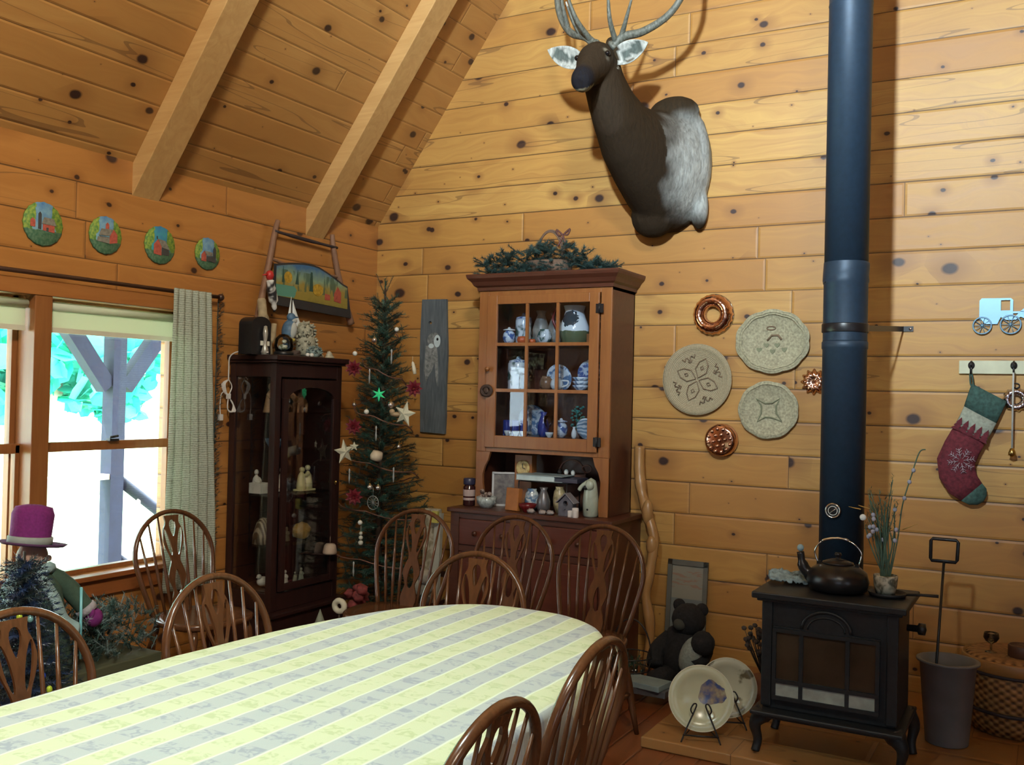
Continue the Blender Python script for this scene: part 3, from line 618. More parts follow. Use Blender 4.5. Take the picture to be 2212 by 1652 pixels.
def goblet(r, h): return [(r*.8, 0), (r*.7, h*.03), (r*.12, h*.08), (r*.12, h*.42), (r*.7, h*.55), (r, h*.75), (r*.9, h), (r*.82, h), (r*.8, h*.7), (0, h*.5)]
def ware(kind, name, mat, x, y, z, r, h, label, cat, group=None, extra=None):
    b = B(); b.lathe(kind(r, h), (x, y, z), 20)
    if extra is None: return solo(b, name, mat, label, cat, group)
    t = thing(name, label, cat, (x, y, z), group); b.build('body', mat, t); extra(t, x, y, z, r, h); return t
def handle(mat, side=1, k=1.0):
    def f(t, x, y, z, r, h):
        b = B(); b.tube(spline([(x+side*r*.9, y, z+h*.80*k), (x+side*(r+.035*k), y, z+h*.75), (x+side*(r+.030), y, z+h*.45), (x+side*r*.92, y, z+h*.28)], 5), .006*k, 8); b.build('handle', mat, t)
    return f
def lid(mat):
    def f(t, x, y, z, r, h):
        b = B(); b.lathe([(r*.95, h*.99), (r*.9, h*1.05), (r*.25, h*1.12), (r*.2, h*1.2), (0, h*1.24)], (x, y, z), 18); b.build('lid', mat, t)
    return f
def standplate(mat, x, y, z, r, label, group=None, tilt=14):
    b = B(); R_ = RX(90+tilt); b.lathe([(0, .0), (r*.62, .0), (r*.70, .008), (r, .018), (r*.99, .022), (r*.68, .013), (0, .006)], (x, y, z+r*cos(radians(tilt))+.002), 32, R_); return solo(b, 'plate', mat, label, 'plate', group)
S1, S2, S3 = 1.862, 1.583, 1.30
ware(pot, 'lidded_jar', delft, 1.235, -.28, S1, .040, .085, 'small blue and white lidded jar at the left of the top hutch shelf', 'jar', extra=lid(white_c))
ware(cyl, 'canister', forest, 1.265, -.15, S1, .052, .165, 'tall canister painted with dark trees on the top hutch shelf', 'canister', extra=lid(delft))
ware(vase, 'stoneware_vase', stone, 1.372, -.12, S1, .055, .215, 'tall grey-brown stoneware vase on the top hutch shelf', 'vase')
ware(vase, 'stoneware_vase', stone, 1.465, -.11, S1, .050, .20, 'shorter mottled stoneware vase behind the small round pot', 'vase')
for x, r, lab in ((1.335, .034, 'larger orange pumpkin ornament on the top hutch shelf'), (1.402, .022, 'smaller orange pumpkin ornament on the top hutch shelf')):
    t = thing('pumpkin_ornament', lab, 'ornament', (x, -.29, S1), 'pumpkins on the top hutch shelf')
    b = B(); b.lathe([(r*.3, 0), (r*.85, r*.25), (r, r*.75), (r*.8, r*1.3), (r*.2, r*1.4), (0, r*1.3)], (x, -.29, S1), 24, wob=lambda a: 1+.07*cos(8*a)); b.build('body', pump, t)
    b = B(); b.tube([(x, -.29, S1+r*1.3), (x+.004, -.29, S1+r*1.75)], .003, 6); b.build('stem', teal, t)
ware(pot, 'round_pot', forest, 1.475, -.27, S1, .046, .088, 'small round white pot with a painted dark tree', 'pot')
g = N('pitcher_glaze'); o = g.obj(); sp = g.n('ShaderNodeSeparateXYZ', {0: o}); dd = g.vm('DISTANCE', g.vm('MULTIPLY', g.vm('ADD', o, (.0, .085, -.155)), (1, .3, 1.1)), (0, 0, 0))
nn = g.noise(o, 30, 4); mk = g.math('LESS_THAN', g.math('ADD', dd, g.math('MULTIPLY', nn, .05)), .078); gr = g.math('LESS_THAN', g.math('ADD', sp.outputs[2], g.math('MULTIPLY', nn, .02)), .088)
c = g.mix(mk, (.76, .82, .80), (.035, .06, .07)); c = g.mix(gr, c, (.10, .14, .07)); pit_m = g.out(c, .15)
def pitcher(r, h): return [(r*.78, 0), (r*.82, h*.02), (r, h*.25), (r*.98, h*.45), (r*.72, h*.72), (r*.62, h*.86), (r*.74, h), (r*.66, h), (r*.55, h*.86), (0, h*.6)]
ware(pitcher, 'pitcher', pit_m, 1.640, -.20, S1, .092, .232, 'big white pitcher painted with a dark tree and green base', 'pitcher', extra=handle(cinn, -1, 1.5))
ware(cyl, 'crock', delft, 1.785, -.18, S1+.062, .045, .10, 'blue and white crock standing on a brown box', 'crock')
b = B(); b.bx(1.735, 1.835, -.23, -.13, S1, S1+.062); solo(b, 'wooden_box', hutch_m, 'small brown box under the blue and white crock', 'box', bevel=.003)
ware(cyl, 'canister', forest, 1.262, -.20, S2, .066, .17, 'wide canister with painted trees on the middle hutch shelf', 'canister', extra=lid(delft))
ware(cyl, 'tumbler', clear, 1.345, -.29, S2, .026, .10, 'clear glass tumbler beside the middle-shelf canister', 'glass')
standplate(delft2, 1.505, -.10, S2, .085, 'blue-rimmed plate standing at the back of the middle hutch shelf', 'plates standing in the hutch')
ware(pot, 'brown_crock', M('caramel', (.24, .13, .07), .25), 1.468, -.22, S2, .042, .085, 'small caramel brown crock on the middle hutch shelf', 'crock')
ware(pot, 'teapot', white_c, 1.555, -.25, S2, .040, .075, 'white teapot in the centre of the middle hutch shelf', 'teapot', extra=handle(white_c, 1))
standplate(delft, 1.725, -.09, S2, .10, 'large blue patterned plate standing on the middle hutch shelf\'s right side', 'plates standing in the hutch')
for k in range(3): ware(bowl, 'bowl', delft2, 1.700, -.22, S2+.024*k, .052, .034, ['white-banded bowl at the bottom of the middle shelf stack', 'white-banded bowl in the middle of the shelf stack', 'white-banded bowl on top of the middle shelf stack'][k], 'bowl', 'stacked bowls in the hutch')
ware(goblet, 'goblet', clear, 1.795, -.26, S2, .028, .12, 'clear stemmed glass at the right end of the middle shelf', 'glass')
standplate(delft2, 1.325, -.09, S3, .10, 'round blue plate standing behind the bottom shelf tumblers', 'plates standing in the hutch')
for i, x in enumerate((1.228, 1.288, 1.348)): ware(cyl, 'tumbler', cobalt, x, -.27, S3+.0, .024, .095, ['cobalt tumbler nearest the hutch door knob side, bottom shelf', 'cobalt tumbler second from the left on the bottom shelf', 'cobalt tumbler by the first upright glazing bar, bottom shelf'][i], 'glass', 'blue tumblers on the bottom hutch shelf'); 
for i, x in enumerate((1.258, 1.318, 1.376)): ware(bowl, 'cup', white_c, x, -.315, S3, .022, .032, ['small white cup at the left end of the bottom shelf', 'small white cup second from the left end', 'small white cup third from the left end'][i], 'cup', 'small white cups on the bottom hutch shelf')
ware(vase, 'blue_vase', cobalt, 1.455, -.22, S3, .036, .15, 'dark blue glass vase in the middle of the bottom shelf', 'vase')
ware(goblet, 'goblet', clear, 1.515, -.27, S3, .030, .13, 'clear stemmed glass beside the dark blue vase', 'glass')
ware(pot, 'sugar_bowl', delft, 1.575, -.22, S3, .042, .095, 'blue and white sugar bowl on the bottom hutch shelf', 'bowl', extra=lid(delft))
ware(bowl, 'cup', white_c, 1.545, -.315, S3, .026, .032, 'white cup in front of the sugar bowl', 'cup')
t = thing('potted_sprig', 'small potted teal-green sprig in the bottom hutch shelf\'s right bay', 'plant', (1.672, -.2, S3))
b = B(); b.lathe([(.020, 0), (.030, .045), (.026, .045), (0, .04)], (1.672, -.2, S3), 14); b.build('pot', M('pink_clay', (.45, .28, .22), .5), t)
b = B(); random.seed(5)
for i in range(46):
    a = random.random()*6.28; q = random.random(); c = V3((1.672+.045*q*cos(a), -.2+.03*q*sin(a), S3+.06+.13*random.random())); b.ball(c, (.012, .006, .007), 6, 4, RZ(random.random()*360))
b.tube([(1.672, -.2, S3+.03), (1.668, -.2, S3+.17)], .003, 5); b.build('leaves', teal, t)
g = N('swirl_plate'); o = g.obj(); w = g.n('ShaderNodeTexWave', {'Vector': o, 'Scale': 14, 'Distortion': 6}, wave_type='RINGS').outputs[1]; sw_m = g.out(g.ramp(w, [(.35, (.20, .34, .45)), (.6, (.66, .76, .78))]), .15)
standplate(sw_m, 1.775, -.26, S3, .068, 'white and blue swirled plate at the right end of the bottom shelf', 'plates standing in the hutch', 20)
ware(vase, 'white_bud_vase', white_c, 1.705, -.31, S3, .016, .07, 'little white bud vase beside the swirled plate', 'vase')

# on the counter of the hutch
CZ = .858
t = thing('candle_jar', 'dark candle jar with white labels on the hutch counter', 'candle', (1.005, -.33, CZ))
b = B(); b.lathe([(.034, 0), (.038, .004), (.038, .115), (.030, .125), (.030, .135), (0, .135)], (1.005, -.33, CZ), 24); b.build('jar', M('dark_jar', (.05, .018, .02), .12), t)
b = B(); b.lathe([(.0385, .035), (.0388, .037), (.0388, .048), (.0385, .050)], (1.005, -.33, CZ), 24, ring=True); b.lathe([(.0385, .060), (.0388, .062), (.0388, .098), (.0385, .10)], (1.005, -.33, CZ), 24, ring=True); b.build('paper_label', M('paper_pink', (.52, .42, .42), .7), t)
b = B(); b.lathe([(.036, .13), (.037, .135), (.037, .165), (.033, .17), (0, .17)], (1.005, -.33, CZ), 24); b.build('lid', M('navy_lid', (.04, .04, .09), .35), t)
t = thing('framed_photo', 'white-framed picture leaning in the hutch recess beside the clock', 'picture', (1.19, -.22, CZ))
R_ = RZ(28) @ RX(-8); 
for nm, mt, parts in (('frame', M('frame_white', (.55, .57, .60), .4), [((0, 0, .205), (.15, .012, .012)), ((0, 0, .006), (.15, .012, .012)), ((-.07, 0, .105), (.012, .012, .20)), ((.07, 0, .105), (.012, .012, .20))]), ('print', painted('print_dark', (.05, .04, .05), (.20, .18, .17), 25, (.3, .7), .4), [((0, .003, .105), (.13, .003, .19))])):
    b = B()
    for c, d in parts: b.box(V3((1.19, -.22, CZ)) + R_ @ V3(c), d, R_)
    b.build(nm, mt, t)
t = thing('mantel_clock', 'square wooden clock with a round gold dial in the hutch recess', 'clock', (1.325, -.20, CZ))
b = B(); b.bx(1.265, 1.385, -.225, -.16, CZ, CZ+.325); b.build('case', M('clock_wood', (.30, .11, .03), .4, var=.2), t, bevel=.003)
b = B(); b.lathe([(0, 0), (.046, 0), (.048, .004), (.044, .007), (.030, .005), (0, .005)], (1.325, -.226, CZ+.245), 32, RX(90)); b.build('dial', painted('gold_dial', (.34, .20, .05), (.66, .52, .22), 40, (.35, .6), .35), t)
b = B(); b.box((1.325, -.234, CZ+.258), (.004, .002, .03)); b.box((1.334, -.234, CZ+.243), (.022, .002, .004), RY(20)); b.build('hands', black, t)
t = thing('wire_rack', 'dark wire rack carrying a white-edged book on the hutch counter', 'rack', (1.52, -.26, CZ))
b = B()
for x in (1.36, 1.68):
    b.tube([(x, -.34, CZ+.002), (x, -.34, CZ+.175), (x, -.16, CZ+.175), (x, -.16, CZ+.002)], .004, 6)
for y in (-.34, -.28, -.22, -.16): b.tube([(1.36, y, CZ+.177), (1.68, y, CZ+.177)], .003, 6)
b.build('frame', black, t)
t = thing('book', 'long book with white page edges lying flat on the wire rack', 'book', (1.51, -.26, CZ+.182))
b = B(); b.bx(1.345, 1.655, -.352, -.17, CZ+.182, CZ+.186); b.bx(1.345, 1.655, -.352, -.17, CZ+.214, CZ+.218); b.build('cover', M('grey_cover', (.30, .38, .40), .5), t)
b = B(); b.bx(1.347, 1.60, -.348, -.172, CZ+.186, CZ+.214); b.build('pages', M('pages_blue', (.58, .72, .76), .7), t)
b = B(); b.bx(1.603, 1.75, -.345, -.19, CZ+.182, CZ+.208); solo(b, 'dark_case', M('case_navy', (.05, .05, .08), .4), 'dark blue flat case beside the white-edged book', 'case', bevel=.003)
t = thing('twig_basket', 'small brown looped-handle basket behind the white-edged book', 'basket', (1.60, -.10, CZ))
b = B(); b.lathe([(.07, 0), (.085, .07), (.09, .22), (.083, .22), (.07, .02), (0, .02)], (1.60, -.105, CZ), 24); b.build('body', M('basket_dark', (.14, .065, .045), .8, bs=.3, scale=60), t)
b = B(); b.tube([(1.60+.088*cos(a), -.105, CZ+.215+.09*sin(a)) for a in [pi*i/16 for i in range(17)]], .006, 6); b.tube([(1.705+.03*cos(a), -.115, CZ+.255+.022*sin(a)) for a in [2*pi*i/16 for i in range(16)]], .005, 6, True); b.build('handle', M('basket_rim', (.22, .11, .08), .7), t)
for x, z, r, mt, lab in ((1.555, .225, .016, clear, 'glass bauble at the left on the hidden basket rim'), (1.60, .228, .014, white_c, 'white bead ornament on the basket in the hutch recess'), (1.645, .226, .013, white_c, 'white thimble ornament on the basket\'s right rim')):
    b = B(); b.ball((x, -.185, CZ+z+.005), (r, r, r*1.3)); solo(b, 'trinket', mt, lab, 'ornament', 'trinkets in the basket')
t = thing('crystal_bowl', 'sparkling cut-glass bowl on the hutch counter by the candle jar', 'bowl', (1.155, -.37, CZ))
b = B(); b.lathe([(.03, 0), (.055, .03), (.062, .07), (.056, .07), (.03, .02), (0, .015)], (1.155, -.37, CZ), 20, wob=lambda a: 1+.05*cos(10*a)); b.build('body', M('crystal', (.42, .50, .52), .08, spec=1, var=.4, scale=60), t)
b = B(); random.seed(8)
for i in range(9): b.ball((1.155+random.uniform(-.03, .03), -.37+random.uniform(-.03, .03), CZ+.06+random.random()*.04), .016, 8, 6)
b.build('sweets', painted('sweets', (.12, .08, .07), (.36, .30, .28), 50), t)
b = B(); b.box((1.355, -.39, CZ+.068), (.10, .035, .135), RZ(-12) @ RX(-6)); solo(b, 'carved_block', M('orange_wood', (.42, .16, .04), .4, var=.2), 'upright orange wooden block in front of the rack', 'wooden block', bevel=.004)
ware(bowl, 'red_bowl', cinn, 1.455, -.40, CZ, .055, .050, 'dark red bowl on the hutch counter', 'bowl')
ware(vase, 'pewter_vase', M('pewter', (.20, .20, .22), .35, .5), 1.545, -.37, CZ, .042, .15, 'grey pewter vase on the hutch counter under the book', 'vase')
ware(pot, 'spotted_pot', painted('spot_pot', (.25, .22, .12), (.52, .46, .28), 30, (.4, .6), .3), 1.615, -.30, CZ, .040, .155, 'olive and cream spotted pot beside the birdhouse', 'pot')
ware(pot, 'blue_white_pot', delft2, 1.43, -.30, CZ, .045, .13, 'pale blue pot behind the red bowl', 'pot')
for i, (x, y) in enumerate(((1.50, -.44), (1.575, -.445), (1.625, -.44))):
    b = B(); b.ball((x, y, CZ+.014), (.024, .018, .014), nz=.5); solo(b, 'sea_shell', painted('shell_mix', (.28, .24, .24), (.50, .46, .45), 40, (.3, .7), .5), ['sea shell near the red bowl on the counter edge', 'middle sea shell on the counter edge', 'sea shell beside the little birdhouse'][i], 'shell', 'sea shells on the hutch counter')
t = thing('birdhouse', 'little grey wooden birdhouse on the hutch counter', 'birdhouse', (1.715, -.40, CZ))
gw = M('weathered', (.12, .12, .15), .7, var=.3, scale=30); b = B(); b.flat([[(-.045, 0), (.045, 0), (.045, .075), (0, .12), (-.045, .075)], [(.016*cos(2*pi*i/14), .072+.016*sin(2*pi*i/14)) for i in range(14)]], .05, place((1.715, -.40, CZ), RX(90))); b.build('box', gw, t)
for s in (-1, 1): b = B(); b.box((1.715+s*.030, -.40, CZ+.102), (.082, .068, .006), RY(s*43)); b.build('roof_board', M('roof_grey', (.24, .23, .26), .6), t)
b = B(); b.tube([(1.715, -.426, CZ+.040), (1.715, -.448, CZ+.040)], .003, 6); b.build('perch', gw, t)
t = thing('bird_vase', 'tall pale green cat-shaped vase at the hutch counter\'s right end', 'vase', (1.845, -.36, CZ))
cel = painted('celadon', (.30, .34, .28), (.48, .56, .46), 12, (.3, .7), .3)
b = B(); b.lathe([(.036, 0), (.044, .01), (.046, .09), (.040, .15), (.034, .19), (.026, .21), (0, .225)], (1.845, -.36, CZ), 20); b.build('body', cel, t)
b = B(); b.ball((1.852, -.395, CZ+.185), (.028, .02, .03)); b.tube(spline([(1.83, -.38, CZ+.20), (1.80, -.39, CZ+.175), (1.785, -.395, CZ+.15)], 4), [.012]*8+[.008], 8); b.build('head', cel, t)
b = B(); b.ball((1.832, -.402, CZ+.17), (.014, .012, .014)); b.ball((1.845, -.405, CZ+.045), (.006, .005, .006)); b.build('dark_spot', black, t)
for i, (x, z, c_) in enumerate(((1.79, .215, 'pink_wax'), (1.775, .085, 'pink_wax'), (1.80, .075, 'pink_wax'))): pass
for i, (x, y, r, lab) in enumerate(((1.782, -.43, .020, 'white votive glass beside the pale green vase'), (1.755, -.445, .014, 'tiny white salt cellar in front of the birdhouse'), (1.795, -.455, .016, 'tiny clear shaker at the counter edge'))):
    ware(cyl, 'votive', M('milk_glass', (.70, .66, .64), .1), x, y, CZ, r, r*2.6, lab, 'candle holder', 'small white holders on the hutch counter')

# ------------------------------------------------------------------ curio cabinet
cu = thing('curio_cabinet', 'dark glass-fronted curio cabinet in the corner by the curtain', 'cabinet', (.18, -1.09, 0))
CY0, CY1, CX = -1.375, -.80, .36
b = B()
for x, y, s in ((CX-.022, CY0+.022, .044), (CX-.022, CY1-.022, .044), (.028, CY0+.022, .044), (.028, CY1-.022, .044)): b.bx(x-s/2, x+s/2, y-s/2, y+s/2, .30, 1.70)
for z0, z1 in ((.30, .40), (1.62, 1.70)):
    b.bx(CX-.03, CX-.002, CY0+.044, CY1-.044, z0+.001, z1-.001); b.bx(.050, CX-.044, CY0+.002, CY0+.03, z0+.001, z1-.001)
b.bx(.052, CX-.046, CY1-.03, CY1-.004, .301, 1.699)
b.bx(.008, .016, CY0+.05, CY1-.05, .301, 1.699); b.build('case', dkwood, cu, bevel=.003)
b = B(); b.bx(.006, CX+.02, CY0-.02, CY1+.02, 1.70, 1.715); b.bx(.006, CX+.035, CY0-.03, CY1+.03, 1.715, 1.745); b.build('cornice', dkwood, cu, bevel=.005)
b = B(); b.bx(.006, CX+.03, CY0-.02, CY1+.03, .0, .275); b.bx(.006, CX+.055, CY0-.04, CY1+.05, .275, .30); b.build('plinth', dkwood, cu, bevel=.006)
b = B(); b.bx(CX, CX+.018, CY0+.05, CY0+.09, .41, 1.50); b.bx(CX, CX+.018, CY1-.09, CY1-.05, .41, 1.50); b.bx(CX, CX+.017, CY0+.09, CY1-.09, .411, .45)
ym = (CY0+CY1)/2; hw = .195
pts = [(ym-.24, 1.61), (ym-.24, 1.47)]; b.flat([[(ym-.24, 1.50), (ym-.24, 1.61), (ym+.24, 1.61), (ym+.24, 1.50), (ym+hw, 1.50)]+[(ym+hw*cos(a), 1.50+.065*sin(a)) for a in [pi*i/12 for i in range(1, 12)]]+[(ym-hw, 1.50)]], .018, Matrix(((0, 0, 1, CX+.009), (1, 0, 0, 0), (0, 1, 0, 0), (0, 0, 0, 1))))
dr = b.build('door', dkwood, cu, bevel=.002); dr['_o'] = tuple(cu.location)
b = B(); b.ball((CX+.028, CY1-.07, 1.0), (.010, .007, .010)); b.tube([(CX+.018, CY1-.07, 1.0), (CX+.03, CY1-.07, .985)], .004, 6); b.build('door_pull', brass, dr)
cgl = glass('curio_glass', (.96, .97, .98), .35)
b = B(); b.bx(CX+.006, CX+.009, CY0+.08, CY1-.08, .44, 1.57); b.build('front_pane', cgl, cu)
b = B(); b.bx(.05, CX-.04, CY0+.008, CY0+.011, .40, 1.62); b.build('side_pane', cgl, cu)
CS = (.405, .655, .945, 1.195, 1.415)
for z in CS[1:]:
    b = B(); b.bx(.016, CX-.03, CY0+.03, CY1-.03, z-.007, z); b.build('glass_shelf', cgl, cu)
b = B(); b.bx(.016, CX-.03, CY0+.03, CY1-.03, .39, .403); b.build('floor_board', dkwood, cu)
yel = M('cream_yellow', (.82, .78, .42), .4); ivory = M('ivory', (.78, .78, .68), .4); tan = M('tan_carving', (.36, .22, .11), .5, var=.3, scale=30)
def figure(name, mat, x, y, z, h, label, cat='figurine', kind=0, group=None):
    b = B()
    if kind == 0:   # robed standing figure
        b.lathe([(h*.26, 0), (h*.27, h*.03), (h*.20, h*.35), (h*.15, h*.62), (h*.06, h*.74), (0, h*.76)], (x, y, z), 16, sx=.8); b.ball((x, y, z+h*.86), (h*.095, h*.09, h*.12)); b.tube(spline([(x, y-h*.15, z+h*.62), (x+h*.12, y-h*.12, z+h*.48), (x+h*.14, y+h*.05, z+h*.47)], 3), h*.05, 8); b.tube(spline([(x, y+h*.15, z+h*.62), (x+h*.12, y+h*.14, z+h*.50), (x+h*.14, y-h*.02, z+h*.45)], 3), h*.05, 8)
    elif kind == 1:  # couple
        for s in (-1, 1): b.lathe([(h*.22, 0), (h*.21, h*.3), (h*.15, h*.6), (h*.05, h*.74), (0, h*.75)], (x, y+s*h*.18, z), 14, sx=.8); b.ball((x, y+s*h*.16, z+h*(.84+.03*s)), h*.11)
        b.box((x, y, z+h*.03), (h*.4, h*.85, h*.06)); b.tube([(x+.01, y-h*.2, z+h*.6), (x+h*.1, y, z+h*.58), (x+.01, y+h*.2, z+h*.6)], h*.05, 8)
    elif kind == 2:  # four-legged animal
        b.ball((x, y, z+h*.55), (h*.22, h*.48, h*.24)); b.tube(spline([(x, y-h*.35, z+h*.65), (x, y-h*.55, z+h*.85), (x, y-h*.62, z+h*.95)], 3), [h*.15]*4+[h*.11]*3, 8); b.ball((x, y-h*.70, z+h*.95), (h*.10, h*.17, h*.11))
        for sx in (-1, 1):
            for sy in (-.32, .33): b.tube([(x+sx*h*.12, y+sy*h, z+h*.5), (x+sx*h*.12, y+sy*h, z)], [h*.09, h*.05], 8)
        b.tube([(x, y+h*.45, z+h*.6), (x, y+h*.55, z+h*.35)], h*.04, 6)
    elif kind == 3:  # seated bird / dove
        b.ball((x, y, z+h*.4), (h*.35, h*.55, h*.38)); b.ball((x, y-h*.4, z+h*.8), h*.2); b.tube([(x, y-h*.56, z+h*.8), (x, y-h*.72, z+h*.76)], [h*.06, .001], 6); b.tube([(x, y+h*.4, z+h*.45), (x, y+h*.9, z+h*.6)], [h*.22, h*.08], 8, flat=.4)
    elif kind == 4:  # shell / fan
        b.ball((x, y, z+h*.42), (h*.35, h*.62, h*.43), 20, 10, nz=.25, ns=2)
    return solo(b, name, mat, label, cat, group)
yf = -.96
figure('figurine', tan, .20, -1.245, CS[4], .175, 'tan carved figure on the top shelf, by the cabinet\'s side pane')
figure('animal_figurine', tan, .22, yf-.05, CS[4], .115, 'tan carved animal on the top shelf behind the arched door', kind=2)
figure('figurine', M('amber_fig', (.22, .12, .06), .4), .14, -1.14, CS[4], .10, 'small dark amber figure on the cabinet\'s top shelf')
ware(goblet, 'goblet', clear, .20, yf-.02, CS[3], .026, .085, 'clear footed glass on the cabinet\'s second shelf', 'glass')
ware(bowl, 'blue_bowl', M('dim_blue', (.06, .12, .20), .2), .20, -1.20, CS[3], .06, .07, 'dim blue bowl on the cabinet\'s second shelf', 'bowl')
figure('figurine', ivory, .15, -1.08, CS[2], .145, 'slim white figure beside the cabinet\'s corner post, third shelf')
figure('figurine', yel, .22, -.955, CS[2], .155, 'cream-yellow figurine of a pair on the third shelf', kind=1)
figure('figurine', ivory, .12, -1.26, CS[2], .14, 'tall white figure behind the white block on the third shelf')
b = B(); b.bx(.10, .19, -1.30, -1.22, CS[2], CS[2]+.062); solo(b, 'white_box', ivory, 'square white box on the third shelf by the side pane', 'box', bevel=.004)
g = N('striped_shell'); o = g.obj(); w = g.n('ShaderNodeTexWave', {'Vector': o, 'Scale': 22, 'Distortion': 1.5}, bands_direction='Y').outputs[1]; ssh = g.out(g.ramp(w, [(.35, (.15, .09, .05)), (.7, (.46, .38, .26))]), .4)
b = B(); b.lathe([(.062, 0), (.060, .05), (.040, .12), (.02, .145), (0, .15)], (.17, -1.245, CS[1]), 20); solo(b, 'striped_ornament', ssh, 'brown and cream striped dome on the fourth shelf', 'ornament')
figure('conch_shell', M('ochre_shell', (.42, .26, .06), .4, var=.25, scale=20), .22, -.97, CS[1], .115, 'ochre yellow shell on the fourth shelf', 'shell', 4)
figure('figurine', M('olive_fig', (.16, .15, .09), .5), .21, -1.09, CS[1], .085, 'little olive figurine left of the ochre shell')
figure('dove_figurine', ivory, .17, -1.24, CS[0], .075, 'white dove on the cabinet floor by the side pane', kind=3)
figure('figurine', ivory, .23, -1.115, CS[0], .085, 'small white figure on the cabinet floor by the corner post')
figure('figurine', M('sage_fig', (.36, .38, .28), .5), .22, -1.02, CS[0], .060, 'smaller sage green figure on the cabinet floor')
figure('figurine', M('sage_fig', (.36, .38, .28), .5), .22, -.965, CS[0], .078, 'taller sage green figure on the cabinet floor')

# on top of the curio cabinet
T0 = 1.745
t = thing('display_case', 'black arched display box with a pale figure and label on the cabinet top', 'box', (.20, -1.385, T0))
mw = Matrix(((0, 0, 1, .20), (1, 0, 0, -1.385), (0, 1, 0, T0), (0, 0, 0, 1)))
arch = [(-.075, 0), (.075, 0), (.075, .17)]+[(.075*cos(a), .17+.045*sin(a)) for a in [pi*i/10 for i in range(1, 10)]]+[(-.075, .17)]
b = B(); b.flat([arch], .10, mw); b.build('box', black, t, bevel=.003)
b = B(); b.lathe([(.022, 0), (.020, .03), (.008, .06), (.012, .09), (.016, .12), (.010, .16), (0, .165)], (.27, -1.375, T0+.0), 12); b.build('ship_lamp', M('pewter_pale', (.40, .40, .36), .3, .4), t)
b = B(); b.bx(.252, .256, -1.395, -1.325, T0+.052, T0+.078); b.build('label_plate', ivory, t)
t = thing('woodpecker_carving', 'carved red-headed woodpecker on a pale branch stump', 'carving', (.16, -1.27, T0))
b = B(); b.tube(spline([(.16, -1.25, T0), (.16, -1.265, T0+.12), (.165, -1.29, T0+.24), (.16, -1.30, T0+.33)], 5), [.040]*4+[.034]*6+[.026]*5+[.018], 12); b.tube(spline([(.16, -1.245, T0+.06), (.17, -1.21, T0+.12), (.17, -1.20, T0+.19)], 4), [.022]*5+[.016]*4, 8); b.build('stump', M('driftwood', (.36, .29, .18), .8, var=.3, bs=.3, scale=20), t)
b = B(); b.tube(spline([(.185, -1.215, T0+.26), (.19, -1.232, T0+.32), (.19, -1.255, T0+.40), (.19, -1.262, T0+.44)], 5), [.008]*2+[.016]*3+[.028]*5+[.024]*5+[.012], 12); bd = b.build('body', painted('bw_feather', (.02, .02, .025), (.66, .68, .68), 7, (.48, .52), .5), t); bd['_o'] = tuple(t.location)
b = B(); b.ball((.19, -1.268, T0+.465), (.024, .025, .030)); b.tube([(.19, -1.288, T0+.467), (.192, -1.33, T0+.46)], [.008, .002], 8); b.build('head', M('scarlet', (.50, .03, .03), .4), t)
t = thing('glass_dome', 'glass snow globe on a dark base on the cabinet top', 'snow globe', (.24, -1.19, T0))
b = B(); b.lathe([(.055, 0), (.058, .02), (.048, .03), (0, .03)], (.24, -1.19, T0), 20); b.build('base', black, t)
b = B(); b.lathe([(.048, .03), (.056, .06), (.050, .10), (.028, .125), (0, .13)], (.24, -1.19, T0), 24); b.build('dome', clear, t)
b = B(); b.ball((.24, -1.185, T0+.085), (.012, .018, .012)); b.ball((.24, -1.195, T0+.05), (.028, .028, .018), nz=.4); b.build('scene', painted('globe_scene', (.18, .18, .10), (.6, .6, .5), 40), t)
t = thing('blue_jay_carving', 'carved blue jay with a pale breast on a driftwood perch', 'carving', (.20, -1.10, T0))
b = B(); b.ball((.20, -1.09, T0+.02), (.06, .085, .022), nz=.5); b.build('perch', M('dark_driftwood', (.10, .07, .06), .8), t)
b = B(); b.ball((.205, -1.11, T0+.155), (.045, .042, .068), 16, 12, RX(-10)); b.ball((.21, -1.10, T0+.235), (.026, .028, .026), 14, 10); b.tube(spline([(.20, -1.105, T0+.10), (.195, -1.10, T0+.06), (.19, -1.085, T0+.005)], 4), [.03]*4+[.02]*5, 10, flat=.6); b.tube([(.215, -1.078, T0+.237), (.22, -1.045, T0+.238)], [.008, .002], 8); b.build('body', M('jay_blue', (.07, .15, .26), .5, var=.4, scale=25), t)
b = B(); b.ball((.228, -1.108, T0+.155), (.028, .030, .052), 14, 10, RX(-10)); b.ball((.226, -1.09, T0+.215), (.016, .02, .016)); b.build('breast', M('jay_grey', (.42, .46, .46), .7), t)
b = B(); b.ball((.232, -1.112, T0+.10), (.012, .026, .012)); b.build('feet', M('yellow_feet', (.50, .44, .10), .5), t)
t = thing('sailboat_model', 'model sailboat with white curved sails behind the blue jay', 'model boat', (.12, -.99, T0))
b = B(); b.loft([[V3((.12+w*cos(2*pi*j/10)*.5, -.99+L, T0+.035+.03*min(0, sin(2*pi*j/10))+.0)) for j in range(10)] for L, w in ((-.09, .01), (-.05, .045), (0, .06), (.05, .05), (.09, .012))]); b.box((.12, -.99, T0+.006), (.05, .09, .012)); b.build('hull', M('boat_blue', (.12, .28, .45), .3), t)
b = B(); b.tube([(.12, -1.0, T0+.03), (.12, -1.0, T0+.36)], .003, 6); b.build('mast', black, t)
